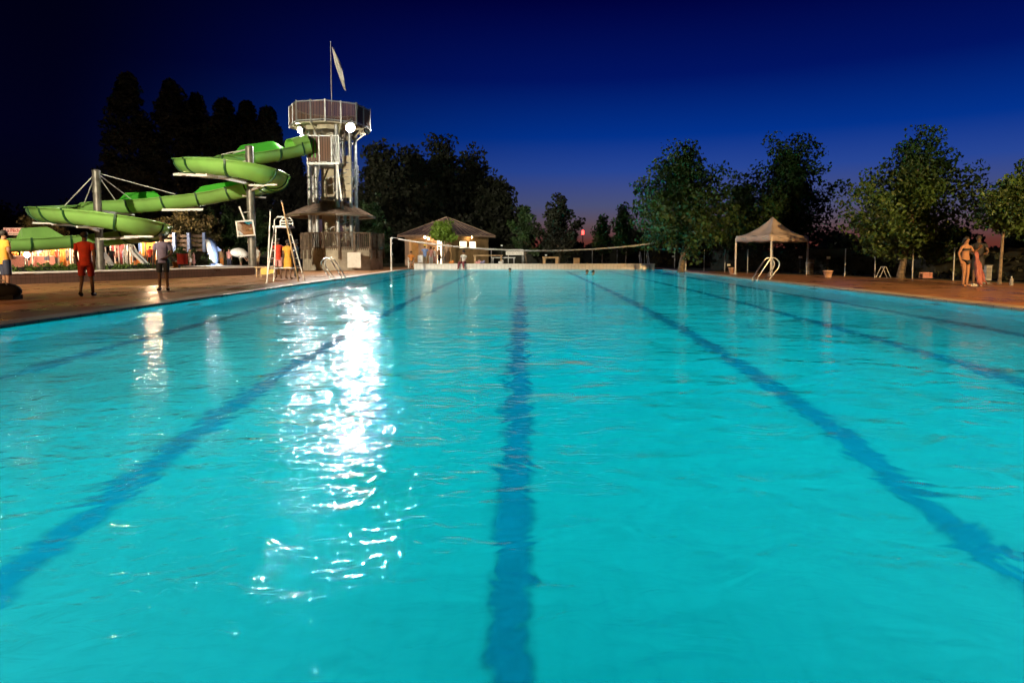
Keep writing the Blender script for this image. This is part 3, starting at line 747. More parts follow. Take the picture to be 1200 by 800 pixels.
for k, (px, top, w_, Y) in enumerate(((752, 268, 60, 66), (812, 262, 70, 64), (868, 258, 70, 62), (985, 272, 60, 58), (1040, 274, 70, 56), (1118, 266, 60, 52), (715, 278, 50, 70), (1200, 262, 50, 50))):
    word = ('dark bushy tree low behind the fork of the broad plane tree', 'dark bushy tree filling the gap right of the net post', 'dark bushy tree behind the smaller tree left of the gazebo', 'dark bushy tree behind the lone pale pot', 'dark bushy tree behind the metal trestle', 'dark bushy tree behind the couple', 'dark bush at the red horizon under the saplings', 'dark bushy tree behind the young umbrella tree')[k]
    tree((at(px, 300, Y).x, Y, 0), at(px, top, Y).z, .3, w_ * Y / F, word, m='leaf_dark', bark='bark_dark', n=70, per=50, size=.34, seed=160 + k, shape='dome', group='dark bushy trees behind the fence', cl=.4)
# hedges
def hedge(name, pts, width, hgt, label, m, per_m, size, seed, group=None, cat='hedge'):
    rng = np.random.default_rng(seed); cs = []
    t0 = Vector(pts[0]); t = thing(name, t0, label, cat, group)
    core = MB()
    for a, c in zip(pts[:-1], pts[1:]):
        a, c = Vector(a), Vector(c); L = (c - a).length; e = (c - a) / L; s = Vector((-e.y, e.x, 0))
        for i in range(int(L * per_m)):
            q = a + e * rng.uniform(0, L) + s * rng.uniform(-.5, .5) * width
            cs.append((q.x, q.y, rng.uniform(.05, 1) * hgt * (.88 + .12 * math.sin(q.x * 1.7 + seed) + .08 * math.sin(q.x * 4.1))))
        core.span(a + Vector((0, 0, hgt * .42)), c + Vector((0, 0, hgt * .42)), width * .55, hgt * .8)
    v, f = leaf_mesh(cs, (.10, .10, .08), 12, size, rng)
    leaf_object('foliage', v, f, M[m], t, t0)
    core.build('core_block', M['leaf_shaded_black'], t)  # solid near-black block filling the inside of the foliage
    return t
fl_ = [gnd(1340, 337), gnd(1200, 331.3), gnd(1069, 326.0), gnd(905, 319.8), gnd(825, 317.0)]
hedge('hedge', [p + Vector((1.2, 1.6, 0)) for p in fl_], 1.4, 1.62, 'tall dark hedge running behind the mesh fence under the plane trees', 'leaf_dark', 34, .17, 3)
hedge('hedge', [(-3, 62, 0), (10, 60, 0), (14, 49, 0)], 1.6, 1.9, 'dark hedge across the end of the lawn behind the notice board', 'leaf_dark', 26, .24, 4)
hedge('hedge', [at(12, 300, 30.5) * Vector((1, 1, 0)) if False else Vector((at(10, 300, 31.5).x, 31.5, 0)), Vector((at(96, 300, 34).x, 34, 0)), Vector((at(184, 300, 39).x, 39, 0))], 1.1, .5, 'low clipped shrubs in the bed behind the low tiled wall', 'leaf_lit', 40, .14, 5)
hedge('hedge', [Vector((at(196, 300, 53.5).x, 53.5, 0)), Vector((at(345, 300, 53.5).x, 53.5, 0))], 1.2, 1.5, 'dark green hedge behind the dolphin', 'leaf_b', 24, .24, 6)
# far wood at the horizon, too distant to tell trees apart
rng = np.random.default_rng(11); cs = []
for i in range(900):
    x = rng.uniform(-330, 400); cs.append((x, 270 + rng.uniform(-8, 8), rng.uniform(0, 1) * (4.2 + 1.5 * math.sin(x * .05) + 1.2 * math.sin(x * .17))))
v, f = leaf_mesh(cs, (2.2, 2, .8), 8, 2.0, rng)
tag(leaf_object('far_woodland', v, f, M['leaf_shaded_black'], None, (0, 270, 0)), kind='stuff')
# ------------------------------------------------------------------ people
def skin(verts, edges, radii, root=0, sub=1):
    me = bpy.data.meshes.new('skeleton'); me.from_pydata(verts, edges, [])
    o = bpy.data.objects.new('skeleton', me); col.objects.link(o)
    o.modifiers.new('skin', 'SKIN')
    for i, r in enumerate(radii):
        r = r if isinstance(r, tuple) else (r, r)
        d = me.skin_vertices[0].data[i]; d.radius = r; d.use_root = (i == root)
    o.modifiers['skin'].use_smooth_shade = True
    s = o.modifiers.new('sub', 'SUBSURF'); s.levels = sub; s.render_levels = sub
    bpy.context.view_layer.update()
    out = bpy.data.meshes.new_from_object(o.evaluated_get(bpy.context.evaluated_depsgraph_get()))
    bpy.data.objects.remove(o); bpy.data.meshes.remove(me)
    return out
BASE = dict(pelvis=(0, 0, .93), spine=(0, .01, 1.12), chest=(0, 0, 1.31), neck=(0, .01, 1.47), chin=(0, -.012, 1.545), head=(0, -.015, 1.62), crown=(0, .0, 1.675),
            shL=(-.17, 0, 1.40), elL=(-.235, .02, 1.13), wrL=(-.25, -.04, .88), haL=(-.25, -.06, .80),
            hipL=(-.09, 0, .90), knL=(-.10, -.015, .49), anL=(-.105, .02, .085), toL=(-.12, -.14, .035))
for k in list(BASE):
    if k.endswith('L'): x, y, z = BASE[k]; BASE[k[:-1] + 'R'] = (-x, y, z)
RAD = dict(pelvis=(.125, .098), spine=(.118, .092), chest=(.138, .102), neck=.055, chin=.066, head=(.076, .092), crown=.055, sh=.062, el=.044, wr=.030, ha=.034, hip=.088, kn=.055, an=.040, to=.034)
def person(loc, rz, height, label, top=None, bottom='shorts', cols=('skin', 'c_white', 'c_navy', 'hair'), pose=None, group=None, detail=True, hat=None, hair_len=0, woman=False, cat='person', sleeves=.5, feet=True, name='person', shoes=None):
    s = height / 1.73
    J = dict(BASE)
    if pose: J.update(pose)
    if woman:
        for k in ('shL', 'shR', 'elL', 'elR', 'wrL', 'wrR', 'haL', 'haR'):
            if not pose or k not in pose: x, y, z = J[k]; J[k] = (x * .9, y, z)
    J = {k: Vector(v) for k, v in J.items()}
    t = thing(name, loc, label, cat, group, rz)
    vs, es, rs, ix = [], [], [], {}
    def put(k, p, r): ix[k] = len(vs); vs.append(tuple(Vector(p) * s)); rs.append(tuple(x * s for x in r) if isinstance(r, tuple) else r * s); return ix[k]
    for k in ('pelvis', 'spine', 'chest', 'neck', 'chin', 'head', 'crown'): put(k, J[k], RAD[k])
    for a, b in zip(('pelvis', 'spine', 'chest', 'neck', 'chin', 'head'), ('spine', 'chest', 'neck', 'chin', 'head', 'crown')): es.append((ix[a], ix[b]))
    for S in 'LR':
        for k in ('sh', 'el', 'wr', 'ha', 'hip', 'kn', 'an', 'to'): put(k + S, J[k + S], RAD[k] * (.88 if woman and k in ('sh', 'el', 'wr') else 1))
        for a, b in (('chest', 'sh' + S), ('sh' + S, 'el' + S), ('el' + S, 'wr' + S), ('wr' + S, 'ha' + S), ('pelvis', 'hip' + S), ('hip' + S, 'kn' + S), ('kn' + S, 'an' + S), ('an' + S, 'to' + S)): es.append((ix[a], ix[b]))
        if detail:
            d = (J['ha' + S] - J['wr' + S]).normalized(); side = Vector((0, 1, 0)) if abs(d.y) < .7 else Vector((1, 0, 0))
            side = (side - d * side.dot(d)).normalized(); curl = Vector((0, -1, 0)) if abs(d.y) < .7 else Vector((0, 0, -1))
            for q, (o, Lf) in enumerate(((-.030, .070), (-.010, .085), (.011, .080), (.030, .060), (-.042, .05))):
                dd = (d + side * o * (4 if q < 4 else 16)).normalized()
                f0 = put('f%d%s' % (q, S), J['ha' + S] + dd * .045 + side * o, .0105)
                f1 = put('g%d%s' % (q, S), J['ha' + S] + dd * (.035 + Lf) + side * o + curl * .012, .008)
                es += [(ix['ha' + S], f0), (f0, f1)]
    if detail:
        nd = Vector((0, -1, 0)) if not pose or 'face' not in pose else Vector(pose['face'])
        put('nose', J['head'] + nd * .105 + Vector((0, 0, -.03)), .013); es.append((ix['head'], ix['nose']))
    me = skin(vs, es, rs)
    me.materials.append(M[cols[0]])
    bo = bpy.data.objects.new('body', me); col.objects.link(bo); bo.parent = t
    def cloth(nm, keys, links, grow, m):
        k2 = {k: i for i, k in enumerate(keys)}
        r2 = []
        for k in keys:
            kk = k if k in RAD else k.rstrip('LR')
            r = RAD.get(kk, RAD.get(kk[:2], .06)); r = tuple((x + grow) * s for x in r) if isinstance(r, tuple) else (r + grow) * s
            r2.append(r)
        P = []
        for k in keys: P.append(tuple(J[k] * s))
        mm = skin(P, [(k2[a], k2[b]) for a, b in links], r2); mm.materials.append(M[m])
        o = bpy.data.objects.new(nm, mm); col.objects.link(o); o.parent = t; return o
    side0 = (J['shR'] - J['shL']).normalized(); hipd = (J['hipR'] - J['hipL']).normalized()
    def loft(b, rings, n=18):
        "elliptical rings (centre, axis along the body, side direction, half width, half depth) joined into one cloth tube"
        vs = []
        for c, ax, sd, rx, ry in rings:
            ax = ax.normalized(); sd = (sd - ax * sd.dot(ax)).normalized(); fr = ax.cross(sd)
            vs += [(c + (sd * math.cos(2 * PI * j / n) * rx + fr * math.sin(2 * PI * j / n) * ry)) * s for j in range(n)]
        k = len(rings)
        b.add(vs, [(i * n + j, i * n + (j + 1) % n, (i + 1) * n + (j + 1) % n, (i + 1) * n + j) for i in range(k - 1) for j in range(n)], True)
        b.add(vs[:n], [tuple(range(n - 1, -1, -1))]); b.add(vs[-n:], [tuple(range(n))])
    d0, d1, d2 = J['spine'] - J['pelvis'], J['chest'] - J['spine'], J['neck'] - J['chest']
    if top:
        b = MB(); sh = (J['shL'] + J['shR']) / 2; shw = (J['shR'] - J['shL']).length / 2; fold = .006
        hm = .52 if bottom not in ('skirt',) else .1
        loft(b, [(J['pelvis'] - d0 * hm, d0, hipd, .165 + fold, .122), (J['pelvis'] - d0 * hm * .4, d0, hipd, .158, .118 + fold), (J['pelvis'] + d0 * .35, d0, hipd, .145, .110), (J['spine'], d0 + d1, side0, .140, .108), (J['spine'] + d1 * .6, d1, side0, .158, .120),
                 (J['chest'] + d2 * .1, d1, side0, .172, .124), (sh + d2 * .05, d2, side0, shw + .035, .098), (sh + d2 * .26, d2, side0, shw - .01, .078), (sh + d2 * .42, d2, side0, .082, .068)])
        if sleeves > .15:
            for S in 'LR':
                e_ = J['sh' + S].lerp(J['el' + S], min(sleeves, .98)); q_ = [J['sh' + S] + (J['sh' + S] - sh) * .02, J['sh' + S].lerp(e_, .5), e_]
                b.tube([x * s for x in q_], [.074 * s, .068 * s, .066 * s], 12)
                if sleeves > .98: pass
        b.build(top, M[cols[1]], t, local=True)
    if bottom in ('shorts', 'trousers', 'skirt'):
        b = MB(); cr = (J['hipL'] + J['hipR']) / 2
        dn = ((J['knL'] + J['knR']) / 2 - cr); sit = dn.normalized().z > -.6
        loft(b, [(J['pelvis'] + d0 * .32, d0, hipd, .136, .104), (J['pelvis'], d0, hipd, .158, .116), (cr - d0.normalized() * .05, d0, hipd, .172, .120), (cr - d0.normalized() * .10, d0, hipd, .13, .10)])
        if bottom == 'skirt' and not sit:
            loft(b, [(cr, Vector((0, 0, 1)), hipd, .172, .122), (cr + Vector((0, 0, -.22)), Vector((0, 0, 1)), hipd, .19, .15), (cr + Vector((0, 0, -.44)), Vector((0, 0, 1)), hipd, .20, .17)])
        else:
            for S in 'LR':
                h_, k_, a_ = J['hip' + S], J['kn' + S], J['an' + S]; h_ = h_ + (h_ - cr) * .05
                b.tube([x * s for x in (h_ + (h_ - k_) * .05, h_.lerp(k_, .35), h_.lerp(k_, .86))], [.096 * s, .092 * s, .084 * s], 14)
                if bottom == 'trousers': b.tube([x * s for x in (h_.lerp(k_, .8), k_, k_.lerp(a_, .5), k_.lerp(a_, .93))], [.082 * s, .076 * s, .066 * s, .062 * s], 12)
        b.build(bottom, M[cols[2]], t, local=True)
    elif bottom == 'briefs':
        J['hmL'], J['hmR'] = J['hipL'].lerp(J['knL'], .12), J['hipR'].lerp(J['knR'], .12); RAD['hmL'] = RAD['hmR'] = .084
        cloth('briefs', ['pelvis', 'hmL', 'hmR'], [('pelvis', 'hmL'), ('pelvis', 'hmR')], .010, cols[2])
    hd = J['head']
    b = MB(); b.ball((hd + Vector((0, .02, .022))) * s, (.092 * s, .100 * s, .090 * s), 12, 8)
    if hair_len: b.tube([(hd + Vector((0, .05, .02))) * s, (hd + Vector((0, .085, -.08))) * s, (hd + Vector((0, .08, -hair_len))) * s], [.085 * s, .075 * s, .04 * s], 9)
    b.build('hair', M[cols[3]], t, local=True)
    if detail:
        for x in (-.032, .032):
            b = MB(); b.ball((hd + nd * .082 + Vector((x, 0, -.005))) * s, .012 * s, 6, 4); b.build('eye', M['black'], t, local=True)
    if hat:
        b = MB(); b.lathe([(.19 * s, 0), (.19 * s, .012 * s), (.105 * s, .02 * s), (.10 * s, .10 * s), (.04 * s, .125 * s)], (hd + Vector((0, .01, .05))) * s, 14); b.build('hat', M[hat], t, local=True)
    if shoes:
        for S in 'LR':
            a_, t_ = J['an' + S] * s, J['to' + S] * s; b = MB(); b.tube([a_ + (a_ - t_) * .35 + Vector((0, 0, -.045)), a_ + Vector((0, 0, -.035)), t_, t_ + (t_ - a_) * .22], [.036 * s, .050 * s, .046 * s, .026 * s], 9); b.build('shoe', M[shoes], t, local=True)
    return t
def bikini_top(t, height, m):
    s = height / 1.73; b = MB()
    b.lathe([(.150 * s, 1.255 * s), (.155 * s, 1.29 * s), (.150 * s, 1.315 * s)], (0, -.01 * s, 0), 18)
    b.build('bikini_top', M[m], t, local=True)

A_FACE = 0.0      # rz 0 faces the camera
P_ = gnd
# left foreground
p = P_(8, 346)
person(p, R(150), 1.72, 'person in a yellow-orange shirt at the left edge, hands on hips above a black bag', top='shirt', cols=('skin_tan', 'c_yellow', 'c_navy', 'hair'),
       pose=dict(elL=(-.40, .06, 1.18), wrL=(-.22, -.08, 1.02), haL=(-.15, -.12, .99), elR=(.36, .02, 1.20), wrR=(.22, -.14, 1.05), haR=(.15, -.16, 1.02)), sleeves=.7, shoes='black')
p = P_(102, 347.0)
person(p, R(200), 1.66, 'person in a bright orange-red T-shirt and red shorts walking on the deck', top='shirt', cols=('skin_dark', 'c_red', 'c_redshort', 'hair'),
       pose=dict(knL=(-.10, -.12, .50), anL=(-.10, -.16, .085), toL=(-.11, -.31, .035), knR=(.10, -.03, .50), anR=(.10, .18, .12), toR=(.11, .05, .04), elL=(-.24, .08, 1.14), wrL=(-.23, .12, .90), haL=(-.23, .12, .82), elR=(.24, -.06, 1.14), wrR=(.23, -.20, .93), haR=(.23, -.24, .86)), sleeves=.62, shoes='black')
p = P_(192, 340.2)
person(p, R(15), 1.70, 'person in a purple-grey short-sleeved shirt and dark shorts standing on the wet deck', top='shirt', cols=('skin_dark', 'c_purple', 'c_black', 'hair'),
       pose=dict(elR=(.26, .05, 1.14), wrR=(.14, -.10, 1.00), haR=(.06, -.13, .97), knR=(.10, -.05, .49), anR=(.13, -.06, .085), toR=(.17, -.21, .035)), sleeves=.62, shoes='black')
# under the lifeguard chair
p = P_(326.5, 327)
person(p, R(210), 1.74, 'person in a red vest and pale pink shorts under the lifeguard chair', top='vest', cols=('skin_dark', 'c_red', 'c_pink', 'hair'), sleeves=.25,
       pose=dict(elL=(-.25, -.03, 1.14), wrL=(-.12, -.22, 1.05), haL=(-.07, -.27, 1.04)))
p = P_(338, 327.6)
person(p, R(170), 1.68, 'person wrapped in a yellow top and yellow skirt under the lifeguard chair', top='shirt', bottom='skirt', cols=('skin_dark', 'c_yellow', 'c_yellow', 'hair'), woman=True)
p = P_(347.5, 326.6)
person(p, R(120), 1.70, 'person in dark clothes behind the ladder of the lifeguard chair', top='shirt', bottom='trousers', cols=('skin_dark', 'c_navy', 'c_black', 'hair'))
# couple on the tree side
p = P_(1130, 336)
t = person(p, R(12), 1.66, 'woman with dark hair in a black bikini standing on the orange-lit deck', bottom='briefs', cols=('skin_tan', 'c_black', 'c_black', 'hair'), woman=True, hair_len=.16,
       pose=dict(knL=(-.10, -.06, .49), anL=(-.12, -.05, .085), toL=(-.15, -.20, .035), elR=(.30, -.03, 1.20), wrR=(.30, -.20, 1.30), haR=(.29, -.25, 1.36), elL=(-.25, .04, 1.14)))
bikini_top(t, 1.66, 'c_black')
p = P_(1144.5, 334.6)
person(p, R(330), 1.72, 'person in dark clothes behind the woman in the bikini, holding a pink towel', top='shirt', bottom='shorts', cols=('skin_dark', 'c_black', 'c_black', 'hair'), detail=True,
       pose=dict(elR=(.26, -.10, 1.18), wrR=(.22, -.26, 1.12), haR=(.20, -.32, 1.10), elL=(-.26, -.06, 1.16), wrL=(-.12, -.24, 1.10), haL=(-.06, -.29, 1.08)))
# far end: seated on the end wall, swimmers, people at the pavilion
p = at(543.5, 309, Y1 + .15)
p.z = .37 - .80
person(p, R(-20), 1.72, 'person with a dark hat and pale shirt sitting on the end wall, feet in water', top='shirt', bottom='trousers', cols=('skin', 'c_white', 'c_maroon', 'hair'), hat='c_black',
       pose=dict(knL=(-.16, -.44, .88), anL=(-.20, -.52, .46), toL=(-.24, -.66, .42), knR=(.16, -.44, .88), anR=(.24, -.52, .46), toR=(.34, -.64, .42), elL=(-.24, -.02, 1.14), wrL=(-.15, -.22, 1.0), haL=(-.12, -.3, .98), elR=(.24, -.02, 1.14), wrR=(.15, -.24, 1.0), haR=(.12, -.3, .98)))
GSW = 'swimmers with their heads above the water'
for k, (px, py, lab, hc) in enumerate(((597.5, 318.5, 'swimmer alone near the end wall, only a dark head showing', 'hair'), (688, 321.2, 'nearer of two swimmers close together, pale face turned', 'hair_brown'), (695, 321.6, 'second of two swimmers close together, dark head', 'hair'))):
    q = gnd(px, py, ZW)
    person((q.x, q.y, ZW - 1.47), R(30 * k - 20), 1.72, lab, bottom='shorts', cols=('skin', 'c_white', 'c_navy', hc), group=GSW,
           pose=dict(elL=(-.42, -.12, 1.30), wrL=(-.5, -.36, 1.32), haL=(-.52, -.44, 1.33), elR=(.42, -.12, 1.30), wrR=(.5, -.36, 1.32), haR=(.52, -.44, 1.33)))
GP = 'people standing at the pavilion'
for px, Y, rz, hgt, lab, kw in (
    (498, 49.6, 185, 1.74, 'person seen from behind in blue shirt, pale trousers and yellow hat', dict(top='shirt', bottom='trousers', cols=('skin', 'c_blue', 'c_khaki', 'hair'), hat='plastic_yellow', sleeves=.4, pose=dict(elL=(-.36, .0, 1.2), wrL=(-.24, -.14, 1.05), haL=(-.18, -.18, 1.02), elR=(.36, 0, 1.2), wrR=(.24, -.14, 1.05), haR=(.18, -.18, 1.02)))),
    (505, 54.3, 20, 1.66, 'person in a long pale pink robe at the pavilion counter', dict(top='shirt', bottom='trousers', cols=('skin', 'c_pink', 'c_white', 'hair_brown'), woman=True)),
    (508.6, 54.6, -10, 1.60, 'person with bare shoulders and pale skirt in the pavilion opening', dict(bottom='skirt', top='vest', sleeves=.1, cols=('skin', 'c_white', 'c_pink', 'hair'), woman=True)),
    (514.5, 53.2, 70, 1.68, 'person in black swimming shorts at the pavilion opening', dict(bottom='shorts', cols=('skin_tan', 'c_black', 'c_black', 'hair'))),
    (520, 53.0, -60, 1.72, 'person in pale clothes in front of the bright pavilion doorway', dict(top='shirt', bottom='shorts', cols=('skin', 'c_khaki', 'c_grey', 'hair')))):
    person((at(px, 300, Y).x, Y, 0), R(rz), hgt, lab, group=GP, **kw)
p = at(482, 300, 47.5)
SIT = dict(pelvis=(0, .1, .50), spine=(0, .13, .68), chest=(0, .13, .87), neck=(0, .12, 1.03), chin=(0, .09, 1.105), head=(0, .085, 1.18), crown=(0, .1, 1.235), shL=(-.17, .12, .96), shR=(.17, .12, .96), elL=(-.24, .05, .72), elR=(.24, .05, .72), wrL=(-.22, -.18, .66), wrR=(.22, -.18, .66), haL=(-.21, -.26, .65), haR=(.21, -.26, .65),
           hipL=(-.09, .06, .49), hipR=(.09, .06, .49), knL=(-.11, -.38, .50), knR=(.11, -.38, .50), anL=(-.11, -.40, .085), anR=(.11, -.40, .085), toL=(-.12, -.55, .035), toR=(.12, -.55, .035))
person((p.x, 47.5, 0), R(15), 1.72, 'person in orange clothes sitting on a chair at the near corner of the pavilion terrace', top='shirt', bottom='shorts', cols=('skin', 'c_orange', 'c_olive', 'hair'), pose=SIT)
ch = thing('chair', (p.x, 47.5, 0), 'pale plastic chair under the seated person at the pavilion', 'chair', rz=R(15))
b = MB(); b.box((0, .12, .41), (.46, .46, .04)); b.build('seat', M['plastic_white'], ch, True)
b = MB(); b.box((0, .345, .70), (.46, .03, .55)); b.build('backrest', M['plastic_white'], ch, True)
for x in (-.2, .2):
    for y in (-.08, .32): b = MB(); b.box((x, y, .196), (.035, .035, .39)); b.build('leg', M['plastic_white'], ch, True)
c2_ = copy_thing(ch); c2_.location = (at(489, 300, 48.6).x, 48.6, 0); c2_.rotation_euler.z = R(-30); c2_['label'] = 'empty pale plastic chair beside the person sitting at the pavilion'
# by the dolphin
GD = 'people by the dolphin and the red bin'
for px, Y, rz, hgt, lab, kw in (
    (222.5, 48, 95, 1.45, 'child in an olive shirt and white shorts beside the red bin', dict(top='shirt', cols=('skin', 'c_olive', 'c_white', 'hair_brown'))),
    (227, 49, -70, 1.25, 'child with a pink towel next to the child in olive', dict(top='shirt', bottom='skirt', cols=('skin', 'c_pink', 'c_pink', 'hair'), woman=True)),
    (268.5, 49, 10, 1.50, 'person in a pink top and blue trousers right of the dolphin', dict(top='shirt', bottom='trousers', cols=('skin', 'c_pink', 'c_navy', 'hair'), woman=True)),
    (260, 50.5, -20, 1.50, 'person in tan clothes half hidden behind the dolphin tail', dict(top='shirt', bottom='trousers', cols=('skin', 'c_tan', 'c_orange', 'hair_brown'))),
    (282, 48.5, 90, 1.45, 'person bending under a large white towel left of the slide support pole', dict(top='shirt', bottom='shorts', cols=('skin', 'c_white', 'c_olive', 'hair'), sleeves=.9, pose=dict(spine=(0, -.10, 1.06), chest=(0, -.30, 1.16), neck=(0, -.44, 1.22), chin=(0, -.52, 1.24), head=(0, -.58, 1.26), crown=(0, -.64, 1.28), shL=(-.17, -.36, 1.18), shR=(.17, -.36, 1.18), elL=(-.24, -.42, .93), elR=(.24, -.42, .93), wrL=(-.2, -.55, .75), wrR=(.2, -.55, .75), haL=(-.2, -.6, .68), haR=(.2, -.6, .68)))),
    (302, 46, -30, 1.6, 'person in pale clothes between the slide support pole and the lifeguard chair', dict(top='shirt', bottom='shorts', cols=('skin', 'c_white', 'c_tan', 'hair_brown')))):
    person((at(px, 300, Y).x, Y, 0), R(rz), hgt, lab, group=GD, **kw)
# crowd at the fair stalls
rr = random.Random(5)
tops = ['c_white', 'c_pink', 'c_red', 'c_orange', 'c_blue', 'c_grey', 'c_black', 'c_tan']
words = dict(c_white='white', c_pink='pink', c_red='red', c_orange='orange', c_blue='blue', c_grey='grey', c_black='black', c_tan='tan')
for k, (px, wh) in enumerate(((36, 'by the bright bulb'), (46, 'before the striped stall'), (55, 'before the striped stall'), (67, 'behind the pink counter'), (79, 'in front of the pale curtain'), (88, 'in front of the pale curtain'), (110, 'by the white metal frame'), (131, 'under the pink awning'), (137, 'under the pink awning'), (145, 'inside the white doorframe'), (157, 'under the white arch'), (176, 'by the orange ride'))):
    Y = 50 + rr.uniform(-1, 2)
    tp = tops[(k * 3 + 1) % 8]
    person((at(px, 300, Y).x, Y, 0), R(rr.uniform(-90, 90)), rr.uniform(1.5, 1.8), 'fairgoer in a %s top and %s %s' % (words[tp], ('dark shorts', 'dark trousers')[k % 2], wh), top='shirt', bottom=('shorts', 'trousers')[k % 2],
           cols=(('skin', 'skin_tan')[k % 2], tp, ('c_navy', 'c_black')[k % 2], ('hair', 'hair_brown')[k // 2 % 2]), group='people at the fair stalls', detail=False)
# ------------------------------------------------------------------ low tiled wall on the slide side
A0, A1 = gnd(-60, 336.5), gnd(299, 322.3)
lw = thing('low_wall', (A0.x, A0.y, 0), 'long low brown tiled wall with a pale top between the deck and the shrub bed', 'wall')
lt = tile_mat('wall_tiles_shaded_brown', (.10, .055, .042), (.04, .025, .02), .2, .2, rough=.4, axis='LZ', msize=.01, bump=.2, stain=.4)  # brown tiles darkened: the shade on the unlit front is in the colour
e = (A1 - A0).normalized(); nn = Vector((-e.y, e.x, 0))
b = MB(); b.span(A0 + nn * .2 + Vector((0, 0, .19)), A1 + nn * .2 + Vector((0, 0, .19)), .36, .38); b.build('tiled_body', lt, lw)
b = MB(); b.span(A0 + nn * .2 + Vector((0, 0, .41)), A1 + nn * .2 + Vector((0, 0, .41)) + e * .03, .46, .06); b.build('coping', M['white_paint'], lw)
pz = gnd(262, 313.5, .42)
pt = thing('plinth', (pz.x, pz.y + 1.5, 0), 'low white plinth under the dolphin and the people beside it', 'plinth')
b = MB(); b.box((at(262, 300, 47).x, 47.2, .10), (4.6, 3.0, .20)); b.build('slab', M['white_paint'], pt)

# ------------------------------------------------------------------ lifeguard chair
LY = 25.0
g1, g2, g3, g4 = gnd(312.5, 331.5), gnd(321, 329.5), gnd(349.5, 329.8), gnd(357, 328.9)
s1, s2, s3, s4 = at(321.5, 266, 24.6), at(323.5, 266, 25.2), at(337, 266, 24.6), at(339, 266, 25.2)
lc = thing('lifeguard_chair', ((g1.x + g4.x) / 2, LY, 0), 'tall white tubular lifeguard chair with a ladder on each side at the pool edge', 'lifeguard chair')
for g, s in ((g1, s1), (g2, s2), (g3, s3), (g4, s4)):
    b = MB(); b.tube([g, s], .026, 8); b.lathe([(.045, 0), (.045, .03)], g, 8); b.build('leg', M['white_paint'], lc)
for (ga, sa), (gb, sb) in (((g1, s1), (g2, s2)), ((g3, s3), (g4, s4))):
    for k in range(1, 7): b = MB(); b.tube([ga.lerp(sa, k / 7), gb.lerp(sb, k / 7)], .020, 6); b.build('rung', M['white_paint'], lc)
b = MB(); zc = s1.z; slab(b, s1.x - .05, s3.x + .05, 24.55, 25.25, zc - .02, zc + .05); b.build('seat', M['plastic_white'], lc)
for y in (24.6, 25.2):
    b = MB(); b.tube([(s1.x, y, zc), (s1.x + .01, y, zc + .26), (s1.x + .12, y, zc + .38), (s3.x - .12, y, zc + .38), (s3.x - .01, y, zc + .26), (s3.x, y, zc)], .026, 8); b.build('armrest', M['white_paint'], lc)
b = MB(); [slab(b, s1.x, s3.x, 25.21, 25.23, zc + z_, zc + z_ + .035) for z_ in (.14, .24)]; b.build('backrest', M['white_paint'], lc)
b = MB(); ga, gb = g1.lerp(s1, .48), g3.lerp(s3, .48); b.tube([g1.lerp(s1, .25), g3.lerp(s3, .25)], .018, 6); b.tube([g2.lerp(s2, .25), g4.lerp(s4, .25)], .018, 6); b.build('brace', M['white_paint'], lc)
for (a, c), m, r, lab in ((((313, 327), (317, 248)), 'white_paint', .028, 'white pole with a small hook leaning on the left of the lifeguard chair'), (((350, 331), (330.5, 237)), 'wood_pale', .034, 'long pale wooden rescue pole leaning across the lifeguard chair ladder')):
    q0 = gnd(*a); q0.y = 24.35; q0.z = 0; q0.x = at(a[0], a[1], 24.35).x; q1 = at(*c, 24.3)
    t = thing('rescue_pole', q0, lab, 'pole', 'rescue poles at the lifeguard chair')
    b = MB(); b.tube([q0 + Vector((0, 0, .03)), q1], r, 8); b.build('shaft', M[m], t)
    b = MB(); b.tube([q1, q1 + (q1 - q0).normalized() * .07], r * 1.35, 8); b.build('end_cap', M['dark_metal'], t)
q = gnd(315, 324.5); tb_ = thing('low_table', q, 'low yellowish box table beside the lifeguard chair', 'table')
b = MB(); b.box((q.x, q.y, .46), (1.05, .6, .06)); b.build('tabletop', M['wood_pale'], tb_)
b = MB(); b.box((q.x + .1, q.y, .27), (.72, .5, .30)); b.build('box', M['plastic_yellow'], tb_)
for i in (-1, 1):
    for j in (-1, 1): b = MB(); b.box((q.x + i * .46, q.y + j * .25, .215), (.05, .05, .43)); b.build('leg', M['wood_pale'], tb_)

# ------------------------------------------------------------------ pool ladders
def pool_ladder(loc, rz, label):
    t = thing('pool_ladder', loc, label, 'pool ladder', 'steel pool ladders', rz)
    P = [Vector(v) for v in ((-.40, 0, .0), (-.60, 0, .28), (-.78, 0, .52), (-.79, 0, .74), (-.62, 0, .90), (-.44, 0, .88), (-.28, 0, .66), (.0, 0, .22), (.12, 0, -.12), (.14, 0, -1.3))]
    for y in (-.27, .27):
        b = MB(); b.tube([p + Vector((0, y, 0)) for p in catmull(P, 4)], .028, 10); b.lathe([(.055, .012), (.055, .03), (.03, .035)], (-.40, y, 0), 10); b.build('handrail', M['steel'], t, True)
    for z in (-.25, -.55, -.85): b = MB(); b.box((.14, 0, z), (.10, .52, .03)); b.build('step', M['steel'], t, True)
    return t
yl = 28.3
pool_ladder((XL, yl, 0), 0, 'steel pool ladder in front of the slide tower base')
pool_ladder((XR, 27.2, 0), PI, 'steel pool ladder in front of the white gazebo')
pool_ladder((8.75, Y1 + .12, .30), R(-90), 'small pale ladder over the end wall at its tree-side end')

